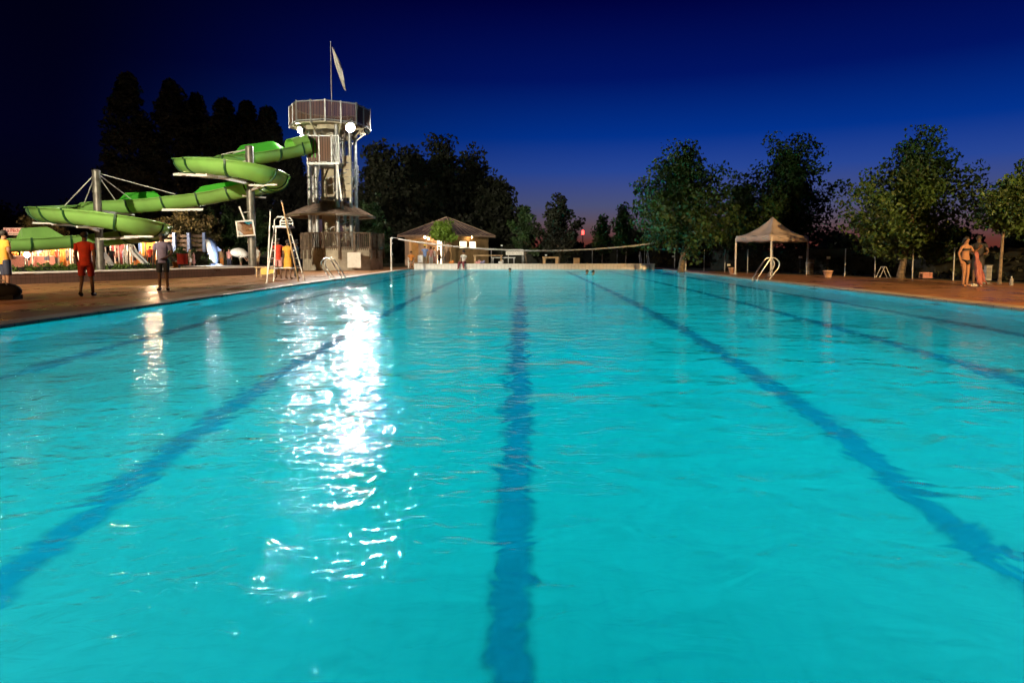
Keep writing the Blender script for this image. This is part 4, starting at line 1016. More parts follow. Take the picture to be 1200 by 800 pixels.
# ------------------------------------------------------------------ net across the far end
NL, NR = Vector((XL - .25, 40.4, 0)), Vector((XR + .25, 40.2, 0))
for q, px, lab in ((NL, 464.5, 'white net post on the slide side of the pool with small pulleys'), (NR, 800, 'white net post on the tree side of the pool')):
    tz = at(px, 278.5, q.y).z
    t = thing('net_post', q, lab, 'net post', 'posts of the pool net'); b = MB(); b.tube([q, q + Vector((0, 0, tz))], .055, 10); b.lathe([(.16, .0), (.16, .025), (.07, .03)], q, 12); b.build('post', M['white_paint'], t)
    for z in (tz - .06, tz - .35, 1.05): b = MB(); b.ball(q + Vector((.07, -.02, z)), .06, 8, 5); b.build('pulley', M['galv'], t)
z0, z1 = at(464.5, 279, 40.4).z, at(800, 280, 40.2).z
nt = thing('rolled_net', (1, 40.3, 0), 'rolled pale net hanging on a sagging line across the far end of the pool', 'net')
pts = []
for i in range(41):
    u = i / 40; q = NL.lerp(NR, u); q.z = z0 + (z1 - z0) * u - .78 * (4 * u * (1 - u)) ** 1.0
    pts.append(q)
b = MB(); b.tube([p + Vector((0, 0, .05)) for p in pts], .014, 5); b.build('line', M['white_paint'], nt)
rr = random.Random(3)
b = MB(); b.tube([p + Vector((0, rr.uniform(-.01, .01), rr.uniform(-.012, .012))) for p in pts[1:-1]], [.032 + rr.uniform(-.01, .01) for _ in pts[1:-1]], 7); b.build('net_roll', M['net'], nt)

# ------------------------------------------------------------------ pavilion
C0 = Vector((at(529, 300, 54).x, 54.0, 0)); aR = R(33); eL = Vector((-math.cos(aR), math.sin(aR), 0)); eR = Vector((math.sin(aR), math.cos(aR), 0)); LL = 5.3
pv = thing('pavilion', C0, 'small square pavilion with pyramid roof, lit doorway and two lit windows', 'pavilion')
def wall(mb, o, e, u0, u1, z0_, z1_, th, inn):
    return mb.span(o + e * u0 + inn * th / 2 + Vector((0, 0, (z0_ + z1_) / 2)), o + e * u1 + inn * th / 2 + Vector((0, 0, (z0_ + z1_) / 2)), th, z1_ - z0_)
EV = 2.62
b = MB(); wall(b, C0, eR, .0, LL, 0, 1.52, .25, eL); wall(b, C0, eR, .0, 1.05, 1.52, EV, .25, eL); wall(b, C0, eR, 2.20, 2.42, 1.52, 2.18, .25, eL); wall(b, C0, eR, 3.5, LL, 1.52, EV, .25, eL); wall(b, C0, eR, 1.05, 3.5, 2.18, EV, .25, eL)
b.build('side_wall', M['wall_ochre'], pv)
lit = lamp_mat('lit_room', (1.0, .86, .58), 3.2)
for u0, u1 in ((1.05, 2.20), (2.42, 3.5)):
    b = MB(); wall(b, C0 + eL * .12, eR, u0, u1, 1.52, 2.18, .02, eL); wp = b.build('window', lit, pv)
    b = MB()
    for zz in (1.54, 2.16): b.span(C0 + eR * u0 + Vector((0, 0, zz)) - eL * .01, C0 + eR * u1 + Vector((0, 0, zz)) - eL * .01, .05, .05)
    for uu in (u0 + .02, u1 - .02): b.span(C0 + eR * uu + Vector((0, 0, 1.56)) - eL * .01, C0 + eR * uu + Vector((0, 0, 2.14)) - eL * .01, .05, .05)
    b.build('frame', M['wood_dark'], wp)
b = MB(); wall(b, C0 + eR * .0, eL, .26, 1.06, 0, EV, .25, eR); wall(b, C0, eL, 1.06, LL - .5, 2.36, EV, .25, eR); b.build('front_wall', M['wall_pink'], pv)
b = MB(); wall(b, C0, eL, LL - .5, LL, 0, EV, .3, eR); b.build('pillar', M['wall_pink'], pv)
b = MB(); wall(b, C0 + eL * LL, eR, .31, LL, 0, EV, .2, -eL); wall(b, C0 + eR * LL, eL, .02, LL - .22, 0, EV, .2, -eR); b.build('back_wall', M['wall_ochre'], pv)
b = MB(); wall(b, C0 + eR * 1.9, eL, 1.75, LL - .25, 0, EV, .12, eR); wall(b, C0 + eR * .3, eL, 3.05, 3.95, 0, 2.3, .12, eR); b.build('inner_wall', M['wall_pink'], pv)
b = MB(); wall(b, C0 + eR * .12, eL, 1.12, 1.66, .02, 2.2, .05, eR); dr = b.build('lit_doorway', lit, pv)
b = MB(); b.box(tuple(C0 + eL * 2.7 + eR * 1.0 + Vector((0, 0, 1.0))), (1.4, .5, .08), -aR); b.build('counter', M['wood_pale'], pv)
ctr = C0 + (eL + eR) * LL / 2
co = [ctr + (eL * i + eR * j) * (LL / 2 + .45) for i, j in ((-1, -1), (1, -1), (1, 1), (-1, 1))]
apex = ctr + Vector((0, 0, 4.35)); b = MB()
for i in range(4):
    a, c = co[i] + Vector((0, 0, EV + .06)), co[(i + 1) % 4] + Vector((0, 0, EV + .06))
    b.add([a, c, apex], [(0, 1, 2)])
b.add([c + Vector((0, 0, EV + .05)) for c in co], [(3, 2, 1, 0)])
rf_ = b.build('roof', M['roof_slate'], pv)
b = MB()
for i in range(4):
    b.span(co[i] + Vector((0, 0, EV + .0)), co[(i + 1) % 4] + Vector((0, 0, EV + .0)), .05, .16)
    b.tube([co[i] + Vector((0, 0, EV + .08)), apex], .045, 6)
    for k in range(1, 9):      # standing seams
        f_ = co[i].lerp(co[(i + 1) % 4], k / 9); tt = 1 - abs(k / 9 - .5) * 2
        b.tube([f_ + Vector((0, 0, EV + .08)), f_.lerp(Vector((apex.x, apex.y, 0)), tt * .96) + Vector((0, 0, EV + .08 + (apex.z - EV - .08) * tt * .96))], .018, 4)
b.build('fascia', M['wall_pink'], rf_)
bulb = lamp_mat('warm_bulb', (1.0, .66, .30), 260)  # lamps assumed from the lit front of the pavilion
for u, v_, zz in ((1.3, .8, 2.42), (3.3, .9, 2.42)):
    q = C0 + eL * u + eR * v_ + Vector((0, 0, zz)); b = MB(); b.ball(q, .09, 10, 6); b.build('assumed_ceiling_lamp', bulb, pv)
q = C0 + eR * 2.3 - eL * .42 + Vector((0, 0, EV - .12)); b = MB(); b.ball(q, .05, 8, 5); b.build('assumed_eave_lamp', bulb, pv)
q = C0 + eL * 2.6 - eR * .38 + Vector((0, 0, EV - .12)); b = MB(); b.ball(q, .07, 8, 5); b.build('assumed_eave_lamp', bulb, pv)
# paved terrace edge
# ------------------------------------------------------------------ sign beyond the pool end
SY = 49.5
c = at(603, 295.5, SY); w_, h_ = 20.5 * SY / F, 6.6 * SY / F
sg = thing('notice_board', (c.x, SY, 0), 'white notice board with two lines of black text on two thin posts', 'sign')
b = MB(); b.box(tuple(c), (w_, .03, h_)); b.build('panel', M['white_paint'], sg)
for x in (-.36, .44): b = MB(); b.tube([(c.x + x * w_, SY + .04, 0), (c.x + x * w_, SY + .04, c.z + h_ * .48)], .025, 6); b.build('post', M['galv'], sg)
ink = mat('black_ink', (.01, .01, .012), .6)
RX90 = Matrix.Rotation(R(90), 4, 'X')
for body, sz, dz, bo in (('BAIGNADE INTERDITE !', .135, .085, .004), ('Profondeur : 2 mètres', .125, -.085, .0)):
    text_mesh('text', body, sz, ink, sg, Matrix.Translation(Vector((0, -.018, c.z + dz))) @ RX90, bo)

# ------------------------------------------------------------------ gazebo
c = at(904, 283, 32.4); ez = c.z; e0 = at(904, 283, 31.6); el, er = at(862.5, 283, 34), at(947, 283, 34.2); bk = el + er - e0
el.z = er.z = bk.z = ez; e0.z = ez
gz = thing('gazebo', ((el.x + er.x) / 2, 34, 0), 'white pop-up gazebo with a pointed canopy on the orange deck', 'gazebo')
cor = [e0, er, bk, el]; ctr = sum(cor, Vector()) / 4; pk = Vector((ctr.x, ctr.y, at(905, 254, ctr.y).z))
b = MB(); up = Vector((0, 0, 1)); vh = .31
for i in range(4):
    a, c2 = cor[i], cor[(i + 1) % 4]; n1, n2 = 10, 8; grid = []
    for j in range(n2 + 1):
        u = j / n2
        for k in range(n1 + 1):
            p = a.lerp(c2, k / n1); q = p.lerp(Vector((pk.x, pk.y, ez)), u)
            z = ez + vh + (pk.z - ez - vh) * (u ** 1.7) - .10 * math.sin(PI * u) * math.sin(PI * k / n1)
            grid.append(Vector((q.x, q.y, z)))
    b.add(grid, [(j * (n1 + 1) + k, j * (n1 + 1) + k + 1, (j + 1) * (n1 + 1) + k + 1, (j + 1) * (n1 + 1) + k) for j in range(n2) for k in range(n1)], True)
co_ = b.build('canopy', M['canvas'], gz); so = co_.modifiers.new('t', 'SOLIDIFY'); so.thickness = .012
for i in range(4):
    a, c2 = cor[i], cor[(i + 1) % 4]; out = ((a + c2) / 2 - ctr); out.z = 0; out.normalize(); n1 = 16
    b = MB(); vs = []
    for k in range(n1 + 1):
        p = a.lerp(c2, k / n1) + out * .02 * math.sin(k * 1.3)
        vs += [p + up * (vh - .005), p + up * (.0 + .02 * math.sin(k * .9)) + out * .02]
    b.add(vs, [(2 * k, 2 * k + 1, 2 * k + 3, 2 * k + 2) for k in range(n1)], True); v_ = b.build('valance', M['canvas'], gz); so = v_.modifiers.new('t', 'SOLIDIFY'); so.thickness = .01
for p in cor:
    b = MB(); b.box((p.x, p.y, ez / 2 + .1), (.05, .05, ez + .2), R(40)); b.box((p.x, p.y, ez * .72), (.066, .066, ez * .5), R(40)); b.box((p.x, p.y, .012), (.14, .14, .02), R(40)); b.build('leg', M['white_paint'], gz)
b = MB()
for i in range(4):
    a, c2 = cor[i], cor[(i + 1) % 4]; m_ = (a + c2) / 2
    for s_, t_ in ((a, m_), (m_, c2)):
        b.tube([s_ + up * .30, t_ + up * .05], .014, 5); b.tube([s_ + up * .05, t_ + up * .30], .014, 5)
b.build('scissor_frame', M['galv'], gz)
def pot(p, r, hgt, m, lab, name='flower_pot', cat='pot', group=None, plant=True):
    t = thing(name, p, lab, cat, group)
    b = MB(); b.lathe([(r * .68, 0), (r * .95, hgt * .85), (r * 1.06, hgt * .85), (r * 1.06, hgt), (r * .9, hgt), (r * .86, hgt * .8), (.01, hgt * .8)], p, 16); b.build('bowl', M[m], t)
    b = MB(); b.lathe([(r * .85, hgt * .76), (r * .85, hgt * .83), (r * .2, hgt * .86)], p, 12); b.build('filling', M['bark_dark'], t)
    return t
pp = gnd(856.5, 320.8); pp.x -= .05; pot(pp + Vector((0, -.38, 0)), .20, .34, 'terracotta', 'pale pot weighing down the left leg of the gazebo', group='pale pots on the deck')
pot(gnd(970, 325), .21, .32, 'terracotta', 'pale pot standing alone on the deck right of the gazebo', group='pale pots on the deck')
q = er.copy(); q.z = 0; q.y -= .28
t = thing('weight_barrel', q, 'dark barrel weighing down the right leg of the gazebo', 'barrel'); b = MB(); b.lathe([(.17, 0), (.19, .04), (.20, .4), (.19, .76), (.17, .80)], q, 16); b.build('drum', M['wood_grey'], t)
b = MB(); [b.lathe([(.208, z), (.208, z + .04)], q, 16) for z in (.15, .6)]; b.build('hoop', M['galv'], t)
q = gnd(1185, 334.2); t = thing('water_bottle', q, 'clear plastic water bottle standing on the deck near the right edge', 'bottle'); b = MB(); b.lathe([(.055, 0), (.06, .03), (.055, .10), (.06, .13), (.06, .20), (.022, .27)], q, 12); b.build('body', M['c_grey'], t); b = MB(); b.lathe([(.024, .27), (.024, .31)], q, 10); b.build('cap', M['plastic_white'], t)
q = gnd(1035, 325.5); t = thing('trestle', q, 'small grey metal A-frame trestle by the mesh fence', 'trestle')
for y in (-.15, .15):
    b = MB(); b.tube([q + Vector((-.26, y, 0)), q + Vector((-.03, y, .50)), q + Vector((.03, y, .50)), q + Vector((.26, y, 0))], .018, 6); b.build('frame', M['galv'], t)
b = MB(); b.tube([q + Vector((0, -.15, .5)), q + Vector((0, .15, .5))], .018, 6); b.build('crossbar', M['galv'], t)
q = gnd(1093, 326.5); q.y += .5; t = thing('crate', q, 'small pinkish crate against the mesh fence', 'crate'); b = MB(); b.box(tuple(q + Vector((0, 0, .03))), (.42, .3, .06)); [b.box(tuple(q + Vector((0, s_ * .14, .09 + .07 * k))), (.42, .02, .055)) for s_ in (-1, 1) for k in range(3)]; b.build('body', M['c_pink'], t)
b = MB(); [b.box(tuple(q + Vector((i * .2, j * .115, .14))), (.03, .03, .26)) for i in (-1, 1) for j in (-1, 1)]; b.build('corner_post', M['wood_pale'], t)
# towel held by the person behind the woman in the bikini: hangs to the ground
q = gnd(1147.5, 335.5); b = MB(); vs = []
for i in range(13):
    tt = i / 12; wd = .045 + .12 * tt ** 1.3 + .02 * math.sin(i * 1.7)
    for j in range(9):
        u = j / 8 - .5
        vs.append(Vector((q.x - .16 + .20 * tt + u * 2 * wd, q.y - .02 + (.03 + .05 * tt) * math.sin(j * 1.9 + i * .3), 1.14 * (1 - tt) + .02 + .07 * tt * (1 + math.sin(j * 1.3)))))
b.add(vs, [(i * 9 + j, i * 9 + j + 1, (i + 1) * 9 + j + 1, (i + 1) * 9 + j) for i in range(12) for j in range(8)], True)
o = b.build('towel', M['c_towel'], None); so = o.modifiers.new('t', 'SOLIDIFY'); so.thickness = .014
tag(o, 'pink towel hanging down to the deck beside the woman in the bikini', 'towel')
for px, py, m, lab in ((1140, 335.2, 'c_white', 'crumpled white cloth lying at the feet of the couple'), (1153, 332.6, 'c_grey', 'crumpled grey cloth on the deck right of the pink towel')):
    q = gnd(px, py); b = MB(); vs = []; nx_ = 9
    for i in range(nx_):
        for j in range(nx_):
            u, v_ = i / (nx_ - 1) - .5, j / (nx_ - 1) - .5
            vs.append(q + Vector((u * .42, v_ * .3, .015 + .11 * max(0, .5 - math.hypot(u, v_)) * (1.2 + math.sin(i * 2.2) * math.cos(j * 1.8)))))
    b.add(vs, [(i * nx_ + j, i * nx_ + j + 1, (i + 1) * nx_ + j + 1, (i + 1) * nx_ + j) for i in range(nx_ - 1) for j in range(nx_ - 1)], True)
    o = b.build('cloth', M[m], None); so = o.modifiers.new('t', 'SOLIDIFY'); so.thickness = .012; tag(o, lab, 'cloth')
q = gnd(1164, 330); q.y += .35; t = thing('equipment_cabinet', q, 'pale narrow cabinet by the fence behind the couple', 'cabinet'); b = MB(); b.box(tuple(q + Vector((0, 0, .32))), (.22, .2, .58)); b.build('body', M['galv'], t); b = MB(); b.box(tuple(q + Vector((0, 0, .63))), (.26, .24, .03)); b.box(tuple(q + Vector((0, -.105, .34))), (.16, .012, .46)); b.build('door', M['c_grey'], t)
# black bag at the left edge
q = gnd(6, 351); t = thing('holdall', q, 'big black holdall bag on the deck at the left edge', 'bag'); b = MB(); b.ball(q + Vector((0, 0, .2)), (.40, .20, .20), 16, 9); b.box(tuple(q + Vector((0, 0, .06))), (.62, .30, .11)); b.build('bag_body', M['black'], t)
b = MB(); b.tube([q + Vector((-.15, -.1, .36)), q + Vector((-.08, -.12, .47)), q + Vector((.08, -.12, .47)), q + Vector((.15, -.1, .36))], .015, 6); b.build('handle', M['c_grey'], t)

# ------------------------------------------------------------------ mesh fences
def fence(pts, hgt, step, label, wires=9, group='mesh fences'):
    pts = [Vector((p.x, p.y, 0)) for p in pts]; t = thing('mesh_fence', pts[0], label, 'fence', group)
    wr = MB()
    for a, c in zip(pts[:-1], pts[1:]):
        L = (c - a).length; k = max(1, round(L / step))
        for i in range(k):
            q = a.lerp(c, i / k); b = MB(); b.tube([q, q + up * (hgt + .06)], .026, 7); b.ball(q + up * (hgt + .06), .03, 6, 4); b.build('post', M['galv'], t)
        for j in range(wires): z = .06 + (hgt - .06) * j / (wires - 1); wr.tube([a + up * z, c + up * z], .0045, 4, False)
        n_ = int(L / .25)
        for j in range(n_): q = a.lerp(c, j / n_); wr.tube([q + up * .04, q + up * hgt], .0025, 3, False)
    q = pts[-1]; b = MB(); b.tube([q, q + up * (hgt + .06)], .026, 7); b.build('post', M['galv'], t)
    wr.build('wire_mesh', M['black'], t); return t
fence([gnd(1340, 338), gnd(1172, 331.2), gnd(1117, 328.7), gnd(1069, 326.8), gnd(1025, 325.0), gnd(990, 323.6), gnd(905, 320.8), gnd(825, 317.8)], 1.26, 1.9, 'thin grey mesh fence along the tree side of the deck')
fence([Vector((11.3, 47.5, 0)), Vector((6, 55, 0)), Vector((-2.8, 58, 0))], 1.3, 2.7, 'thin grey mesh fence beyond the far end of the pool')
for px, py, Y, lab in ((854, 310.3, 38, 'small white plate on the fence left of the gazebo'), (789, 300.5, 47, 'small white plate on the fence beside the net post'), (938, 301.3, 34.6, 'small white plate on the fence behind the gazebo'), (971, 302, 32.3, 'small white plate on the fence above the lone pot'), (640, 299, 56, 'small white plate beyond the wooden table'), (588, 287.8, 57, 'small white plate above the notice board')):
    q = at(px, py, Y - .1); t = thing('fence_plate', (q.x, q.y, 0), lab, 'plate', 'small white plates on the fences')
    b = MB(); b.box(tuple(q), (.19, .02, .12)); b.build('plate', M['plastic_white'], t); b = MB(); b.tube([(q.x, q.y + .03, .0), (q.x, q.y + .03, q.z + .05)], .012, 5); b.build('stake', M['dark_metal'], t)
# benches and tables beyond the end wall
def table(px, Y, w_, d_, hgt, m, lab, name='picnic_table', th=.07, leg=.09):
    q = at(px, 300, Y); q.z = 0; t = thing(name, q, lab, 'table', 'tables beyond the far end of the pool')
    b = MB(); [b.box((q.x, q.y - d_ / 2 + (k + .5) * d_ / 4, hgt - th / 2), (w_, d_ / 4 - .012, th)) for k in range(4)]; b.build('tabletop', M[m], t)
    for i in (-1, 1):
        for j in (-1, 1): b = MB(); b.box((q.x + i * (w_ / 2 - .12), q.y + j * (d_ / 2 - .1), (hgt - th) / 2), (leg, leg, hgt - th)); b.build('leg', M[m], t)
    return t
table(572, 50.5, 2.3, 1.1, .98, 'wood_pale', 'pale table with a smooth top right of the pavilion')
table(590, 54, 2.0, .7, .78, 'galv', 'low grey bench table between pale table and notice board')
table(645, 51, 1.25, .8, .84, 'wood_pale', 'sturdy wooden table with thick legs beyond the end wall', leg=.2, th=.12)
q = Vector((at(675.5, 300, 50).x, 50, 0)); t = thing('waste_bin', q, 'square wooden slatted waste bin beyond the end wall', 'bin'); b = MB()
for i in range(4): a = PI / 2 * i; [b.box((q.x + math.cos(a) * .22 - math.sin(a) * s_, q.y + math.sin(a) * .22 + math.cos(a) * s_, .38), (.03, .08, .74), a) for s_ in (-.15, -.05, .05, .15)]
b.build('slats', M['wood_pale'], t); b = MB(); b.box((q.x, q.y, .72), (.36, .36, .03)); b.box((q.x, q.y, .35), (.34, .34, .66)); b.build('liner', M['dark_metal'], t)
for px, Y, m, lab in ((560, 47.4, 'c_pink', 'pink towel heap on the end wall right of the seated person'), (565.5, 47.6, 'c_purple', 'purple bag on the end wall beside the pink towel'), (529, 47.3, 'c_orange', 'brown bag lying behind the end wall by the pavilion corner'), (587, 47.4, 'c_white', 'small white bundle behind the end wall under the bench table')):
    q = at(px, 311, Y - 1.6); t = thing('bundle', (q.x, Y1 + .28, .37), lab, 'bundle', 'bags and towels on the end wall'); b = MB(); b.ball((q.x, Y1 + .28, .46), (.20, .14, .10), 10, 6); b.ball((q.x + .12, Y1 + .26, .52), (.09, .09, .12), 8, 5); b.build('cloth', M[m], t)
# red lamp on a mast far off
q = at(683, 272.5, 150); t = thing('warning_light_mast', (q.x, 150, 0), 'far red warning light on a thin mast at the reddish horizon', 'mast light'); b = MB(); b.tube([(q.x, 150, 0), (q.x, 150, q.z)], .09, 6); b.build('mast', M['dark_metal'], t)
b = MB(); b.lathe([(.24, q.z - .5), (.30, q.z - .2), (.30, q.z + .3), (.12, q.z + .55)], (q.x, 150, 0), 10); b.build('lamp', lamp_mat('red_lamp', (1, .04, .03), 9), t)

# ------------------------------------------------------------------ slide side: screen, dolphin, bin, fair
q = at(287.5, 267.5, 33.0); t = thing('safety_mirror', (q.x, 33, 0), 'square white-framed mirror tilted on an arm from the slide support pole', 'mirror')
Mx = Matrix.Translation(q) @ Matrix.Rotation(R(20), 4, 'Z') @ Matrix.Rotation(R(14), 4, 'X') @ Matrix.Rotation(R(-5), 4, 'Y')
hw, hh = .36, .34
b = MB(); b.box(None, (2 * hw + .02, .03, 2 * hh + .02), m=Mx @ Matrix.Translation((0, .03, 0))); b.build('backing', M['dark_metal'], t)
b = MB()
for s_ in (-1, 1): b.box(None, (.07, .06, 2 * hh + .14), m=Mx @ Matrix.Translation((s_ * (hw + .035), 0, 0))); b.box(None, (2 * hw, .06, .07), m=Mx @ Matrix.Translation((0, 0, s_ * (hh + .035))))
b.build('frame', M['white_paint'], t)
mm = mat('mirror_glass', (.9, .92, .92), .02, 1.0, var=.01)
b = MB(); vs = []
for i in range(9):
    for j in range(9):
        u, v_ = i / 4 - 1, j / 4 - 1; vs.append(Mx @ Vector((u * hw, .012 - .07 * (1 - (u * u + v_ * v_) / 2), v_ * hh)))
b.add(vs, [(i * 9 + j, (i + 1) * 9 + j, (i + 1) * 9 + j + 1, i * 9 + j + 1) for i in range(8) for j in range(8)], True); b.build('mirror_face', mm, t)
b = MB(); b.tube([q + Vector((-.05, .1, .35)), at(280.5, 242, 33.1), ], .05, 6); b.tube([q + Vector((0, .08, .2)), (at(296, 260, 33.6).x, 33.5, q.z + .25)], .03, 6); b.tube([at(284, 249, 33.2), (at(296, 260, 33.6).x, 33.5, at(284, 249, 33.2).z + .05)], .025, 6); b.build('arm', M['white_paint'], t)

dY = 47.5; dz0, dz1 = .20, at(249, 278.5, dY).z
q = Vector((at(251, 300, dY).x, dY, 0)); t = thing('dolphin_statue', (q.x, q.y, dz0), 'upright blue and white dolphin statue standing on its tail', 'statue')
H = dz1 - dz0
spine_ = [(0.12, .02, .06), (.10, .10, .11), (.08, .22, .17), (.02, .40, .25), (-.04, .58, .29), (-.08, .74, .27), (-.12, .86, .21), (-.20, .93, .14), (-.32, .955, .075), (-.42, .95, .045)]
b = MB(); b.tube([q + Vector((x * H * .8, -.05 + .0 * i, dz0 + z * H)) for i, (x, z, r) in enumerate(spine_)], [r * 1.12 for x, z, r in spine_], 14)
body_ = b.build('body', M['c_blue'], t)
b = MB(); b.tube([q + Vector((x * H * .8 - .10, -.05 - r * .46, dz0 + z * H)) for x, z, r in spine_[1:8]], [r * .88 for x, z, r in spine_[1:8]], 12); b.build('belly', M['plastic_white'], t)
b = MB()
b.add([q + Vector(v) for v in ((.05, -.12, dz0 + .62 * H), (-.42, -.20, dz0 + .42 * H), (-.38, -.26, dz0 + .40 * H), (-.02, -.2, dz0 + .5 * H), (.05, -.02, dz0 + .60 * H), (-.40, -.12, dz0 + .41 * H))], [(0, 1, 2, 3), (0, 4, 5, 1), (3, 2, 5, 4), (1, 5, 2), (0, 3, 4)]); b.build('flipper', M['c_blue'], t)
b = MB(); b.add([q + Vector(v) for v in ((.22, .02, dz0 + .70 * H), (.55, .04, dz0 + .55 * H), (.22, .02, dz0 + .50 * H), (.22, .08, dz0 + .70 * H), (.55, .06, dz0 + .55 * H), (.22, .08, dz0 + .50 * H))], [(0, 1, 2), (5, 4, 3), (0, 3, 4, 1), (1, 4, 5, 2), (2, 5, 3, 0)]); b.build('back_fin', M['c_blue'], t)
for s_ in (-1, 1):
    b = MB(); b.ball(q + Vector((.14 + s_ * .24, -.06, dz0 + .07)), (.27, .13, .08), 10, 6); b.build('tail_fluke', M['plastic_white' if s_ > 0 else 'c_blue'], t)
q = Vector((at(213.5, 300, 48.5).x, 48.5, 0)); t = thing('waste_bin', q, 'red rectangular waste bin on short legs by the hedge', 'bin'); b = MB(); b.box((q.x, q.y, .66), (.56, .45, .72)); b.build('bin_body', M['plastic_red'], t)
b = MB(); b.box((q.x, q.y, 1.05), (.60, .49, .05)); b.build('lid', M['plastic_red'], t)
for i in (-1, 1): b = MB(); b.box((q.x + i * .22, q.y, .15), (.05, .3, .30)); b.build('leg', M['dark_metal'], t)
q = gnd(206.5, 313.8); t = thing('bucket', q, 'small yellow bucket on the ground below the red bin', 'bucket'); b = MB(); b.lathe([(.20, 0), (.26, .42), (.28, .42), (.28, .46), (.25, .46), (.19, .05)], q, 14); b.build('pail', M['plastic_yellow'], t); b = MB(); b.tube([q + Vector((.27 * math.cos(a), 0, .44 + .22 * math.sin(a))) for a in [PI * i / 8 for i in range(9)]], .012, 5); b.build('handle', M['galv'], t)
q = Vector((at(282, 300, 48.4).x, 48.4, 0)); b = MB(); b.ball(q + Vector((-.15, -.05, 1.18)), (.62, .30, .34), 14, 8); b.ball(q + Vector((.28, -.05, 1.05)), (.32, .26, .26), 12, 7); tag(b.build('towel', M['c_white'], None), 'big white towel spread over the bending person by the slide support pole', 'towel')

q = at(247, 301.5, 46.2); t = thing('ground_lamp', (q.x, q.y, .0), 'small bright lamp on a short stake at the foot of the dolphin', 'lamp'); b = MB(); b.tube([(q.x, q.y, 0), (q.x, q.y, q.z - .06)], .025, 6); b.build('stake', M['dark_metal'], t); b = MB(); b.ball(q, .075, 10, 6); b.build('bulb', lamp_mat('stake_lamp', (1, .93, .82), 1000), t)
# fence with blue posts behind
t = thing('post_fence', (at(165, 300, 56).x, 56, 0), 'dark slatted fence with blue posts behind the fair and the red bin', 'fence')
for px in (165, 183, 205, 222, 240): x = at(px, 300, 56).x; b = MB(); b.box((x, 56, 1.45), (.26, .2, 2.9)); b.build('post', M['blue_paint'], t)
b = MB(); x0, x1 = at(165, 300, 56).x, at(240, 300, 56).x
for z in (.5, .9, 1.3, 1.7, 2.1, 2.5): slab(b, x0, x1, 56.12, 56.16, z, z + .24)
b.build('slats', M['dark_slat'], t)

# fair stalls
sb = lamp_mat('fair_bulb', (1.0, .66, .38), FAIR)
def stall(px0, px1, Y, hgt, label, canopy, back, counter, stripes=None, group='fair stalls'):
    x0, x1 = at(px0, 300, Y).x, at(px1, 300, Y).x; xc = (x0 + x1) / 2; w_ = x1 - x0
    t = thing('fair_stall', (xc, Y, 0), label, 'stall', group)
    for x in (x0 + .05, x1 - .05):
        for y in (Y - .7, Y + .9): b = MB(); b.box((x, y, hgt / 2), (.07, .07, hgt)); b.build('post', M['white_paint'], t)
    b = MB(); b.add([(x0 - .1, Y - 1.0, hgt - .05), (x1 + .1, Y - 1.0, hgt - .05), (x1 + .1, Y + 1.0, hgt + .35), (x0 - .1, Y + 1.0, hgt + .35)], [(0, 1, 2, 3)]); b.add([(x0 - .1, Y - 1.0, hgt - .05), (x1 + .1, Y - 1.0, hgt - .05), (x1 + .1, Y - 1.02, hgt - .33), (x0 - .1, Y - 1.02, hgt - .33)], [(3, 2, 1, 0)])
    cn = b.build('awning', M[canopy], t); so = cn.modifiers.new('t', 'SOLIDIFY'); so.thickness = .02
    k = 24; b = MB(); vs = []
    for i in range(k + 1): x = x0 + .05 + (w_ - .1) * i / k; y = Y + .88 + .05 * math.sin(i * 1.9); vs += [(x, y, .05), (x, y, hgt)]
    b.add(vs, [(2 * i, 2 * i + 2, 2 * i + 3, 2 * i + 1) for i in range(k)], True); o = b.build('back_curtain', M[back], t); so = o.modifiers.new('t', 'SOLIDIFY'); so.thickness = .015
    if counter:
        b = MB(); slab(b, x0 + .15, x1 - .15, Y - .75, Y - .25, 0, .86); b.build('counter', M[counter], t); b = MB(); slab(b, x0 + .1, x1 - .1, Y - .8, Y - .2, .86, .92); b.build('counter_top', M['white_paint'], t)
        rg = random.Random(px0); b = MB()
        for i in range(int(w_ * 3)): x = x0 + .25 + (w_ - .5) * rg.random(); b.lathe([(.06, .925), (.08, .925 + rg.uniform(.1, .3)), (.03, 1.0 + rg.uniform(.15, .3))], (x, Y - .5 + rg.uniform(-.15, .15), 0), 8)
        b.build('goods', M['c_orange'], t)
    n_ = max(2, int(w_ / 1.1))
    for i in range(n_):
        q = Vector((x0 + w_ * (i + .5) / n_, Y - .5, hgt - .16)); b = MB(); b.ball(q, .085, 8, 5); b.build('bulb', sb, t)
    return t
stall(14, 46, 51.5, 2.05, 'fair stall with orange goods under the lower slide bend', 'c_white', 'c_tan', 'c_pink')
stall(47, 74, 52, 2.1, 'fair stall with a pink counter in front of the dark tree', 'c_pink', 'c_orange', 'c_pink')
stall(75, 100, 51, 2.2, 'fair stall closed by a pale pleated curtain', 'c_white', 'c_white', None)
stall(121, 142, 52, 2.4, 'fair stall with a pink striped awning right of the cable pole', 'c_pink', 'c_maroon', None)
stall(158, 177, 53, 2.5, 'orange fair ride booth beside the white slide', 'c_tan', 'c_orange', 'c_orange')
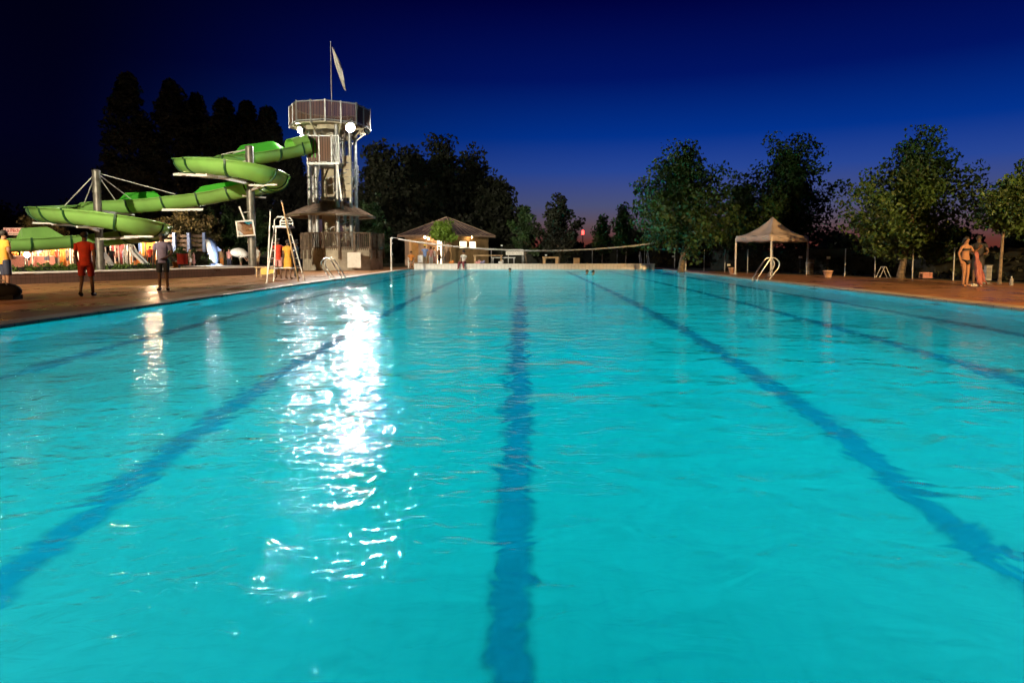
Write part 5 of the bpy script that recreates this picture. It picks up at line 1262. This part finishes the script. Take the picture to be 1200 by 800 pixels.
def arch(px0, px1, Y, hgt, label):
    x0, x1 = at(px0, 300, Y).x, at(px1, 300, Y).x; t = thing('metal_arch', ((x0 + x1) / 2, Y, 0), label, 'frame', 'white metal frames at the fair'); r = (x1 - x0) / 2
    for y in (Y, Y + .8):
        b = MB(); b.tube([(x0, y, 0), (x0, y, hgt - r * .5)] + [((x0 + x1) / 2 - r * math.cos(a), y, hgt - r * .5 + r * .5 * math.sin(a)) for a in [PI * i / 8 for i in range(1, 8)]] + [(x1, y, hgt - r * .5), (x1, y, 0)], .05, 7); b.build('hoop', M['white_paint'], t)
    b = MB(); b.box(((x0 + x1) / 2, Y + .4, hgt - .02), (.06, .8, .06)); b.build('crossbar', M['white_paint'], t)
arch(107, 116, 49.5, 1.75, 'white metal frame just left of the cable pole'); arch(139.5, 148, 50, 2.2, 'taller white metal frame beside the pink awning')
q0 = Vector((at(152, 300, 50).x, 50, 0)); t = thing('toddler_slide', q0, 'small white slide with a rounded top at the fair', 'slide')
b = MB(); b.span(q0 + Vector((.15, 0, 1.35)), q0 + Vector((1.35, 0, .1)), .5, .06); [b.span(q0 + Vector((.15, s_ * .27, 1.42)), q0 + Vector((1.35, s_ * .27, .17)), .05, .2) for s_ in (-1, 1)]; b.build('chute', M['plastic_white'], t)
b = MB(); [b.tube([q0 + Vector((-.35, s_ * .27, 0)), q0 + Vector((-.3, s_ * .27, 1.2)), q0 + Vector((-.1, s_ * .27, 1.75)), q0 + Vector((.15, s_ * .27, 1.8)), q0 + Vector((.4, s_ * .27, 1.3))], .045, 7) for s_ in (-1, 1)]; b.build('handrail', M['white_paint'], t)
b = MB(); [b.box(tuple(q0 + Vector((-.33, 0, z))), (.06, .5, .04)) for z in (.3, .6, .9, 1.2)]; b.build('step', M['white_paint'], t)
q = at(127, 304, 48); t = thing('sun_lounger', (q.x, 48, 0), 'white lounger with its back tipped up beside the cable pole', 'lounger'); b = MB(); b.span(Vector((q.x - .35, 48, 1.15)), Vector((q.x + .25, 48, .22)), .6, .06); b.build('backrest', M['plastic_white'], t); b = MB(); b.span(Vector((q.x + .25, 48, .25)), Vector((q.x + .8, 48, .25)), .6, .06); b.build('seat', M['plastic_white'], t)
for x in (.2, .75): b = MB(); b.box((q.x + x, 48, .11), (.05, .56, .22)); b.build('leg', M['plastic_white'], t)
# sign at the left edge
q = at(16, 271.3, 50); w_, h_ = 23 * 50 / F, 8.6 * 50 / F
t = thing('fair_sign', (q.x, 50, 0), 'pale pink fair sign with red lettering on posts above the left-hand stall', 'sign')
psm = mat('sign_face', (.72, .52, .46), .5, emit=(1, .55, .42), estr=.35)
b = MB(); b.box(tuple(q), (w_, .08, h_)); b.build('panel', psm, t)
for s_ in (-1, 1): b = MB(); b.tube([(q.x + s_ * w_ * .46, 50.08, 0), (q.x + s_ * w_ * .46, 50.08, q.z + h_ * .4)], .05, 7); b.build('post', M['galv'], t)
rdm = mat('red_paint', (.55, .03, .02), .5); grn = mat('green_paint', (.05, .16, .06), .5)
text_mesh('text', 'La Pêche', .36, rdm, t, Matrix.Translation(Vector((0, -.045, q.z + .07))) @ RX90, .006)
text_mesh('text', 'aux canards', .16, grn, t, Matrix.Translation(Vector((.05, -.045, q.z - .18))) @ RX90, .002)
# lamps of the fair: globe on a post by the left stall, the other two assumed
for px, py, Y, rad, lab in ((31.5, 298.5, 47, .17, 'glowing globe lamp on a short post in front of the left fair stall'), (178, 276, 55, .22, 'assumed glowing globe lamp on a post behind the right end of the lower slide loop'), (90, 287, 54, .18, 'assumed glowing globe lamp on a post behind the pale curtain stall')):
    q = at(px, py, Y); t = thing('globe_lamp', (q.x, Y, 0), lab, 'lamp', 'globe lamps at the fair'); b = MB(); b.tube([(q.x, Y, 0), (q.x, Y, q.z - rad)], .045, 8); b.build('post', M['dark_metal'], t)
    b = MB(); b.ball(q, rad, 14, 9); b.build('globe', sb, t)
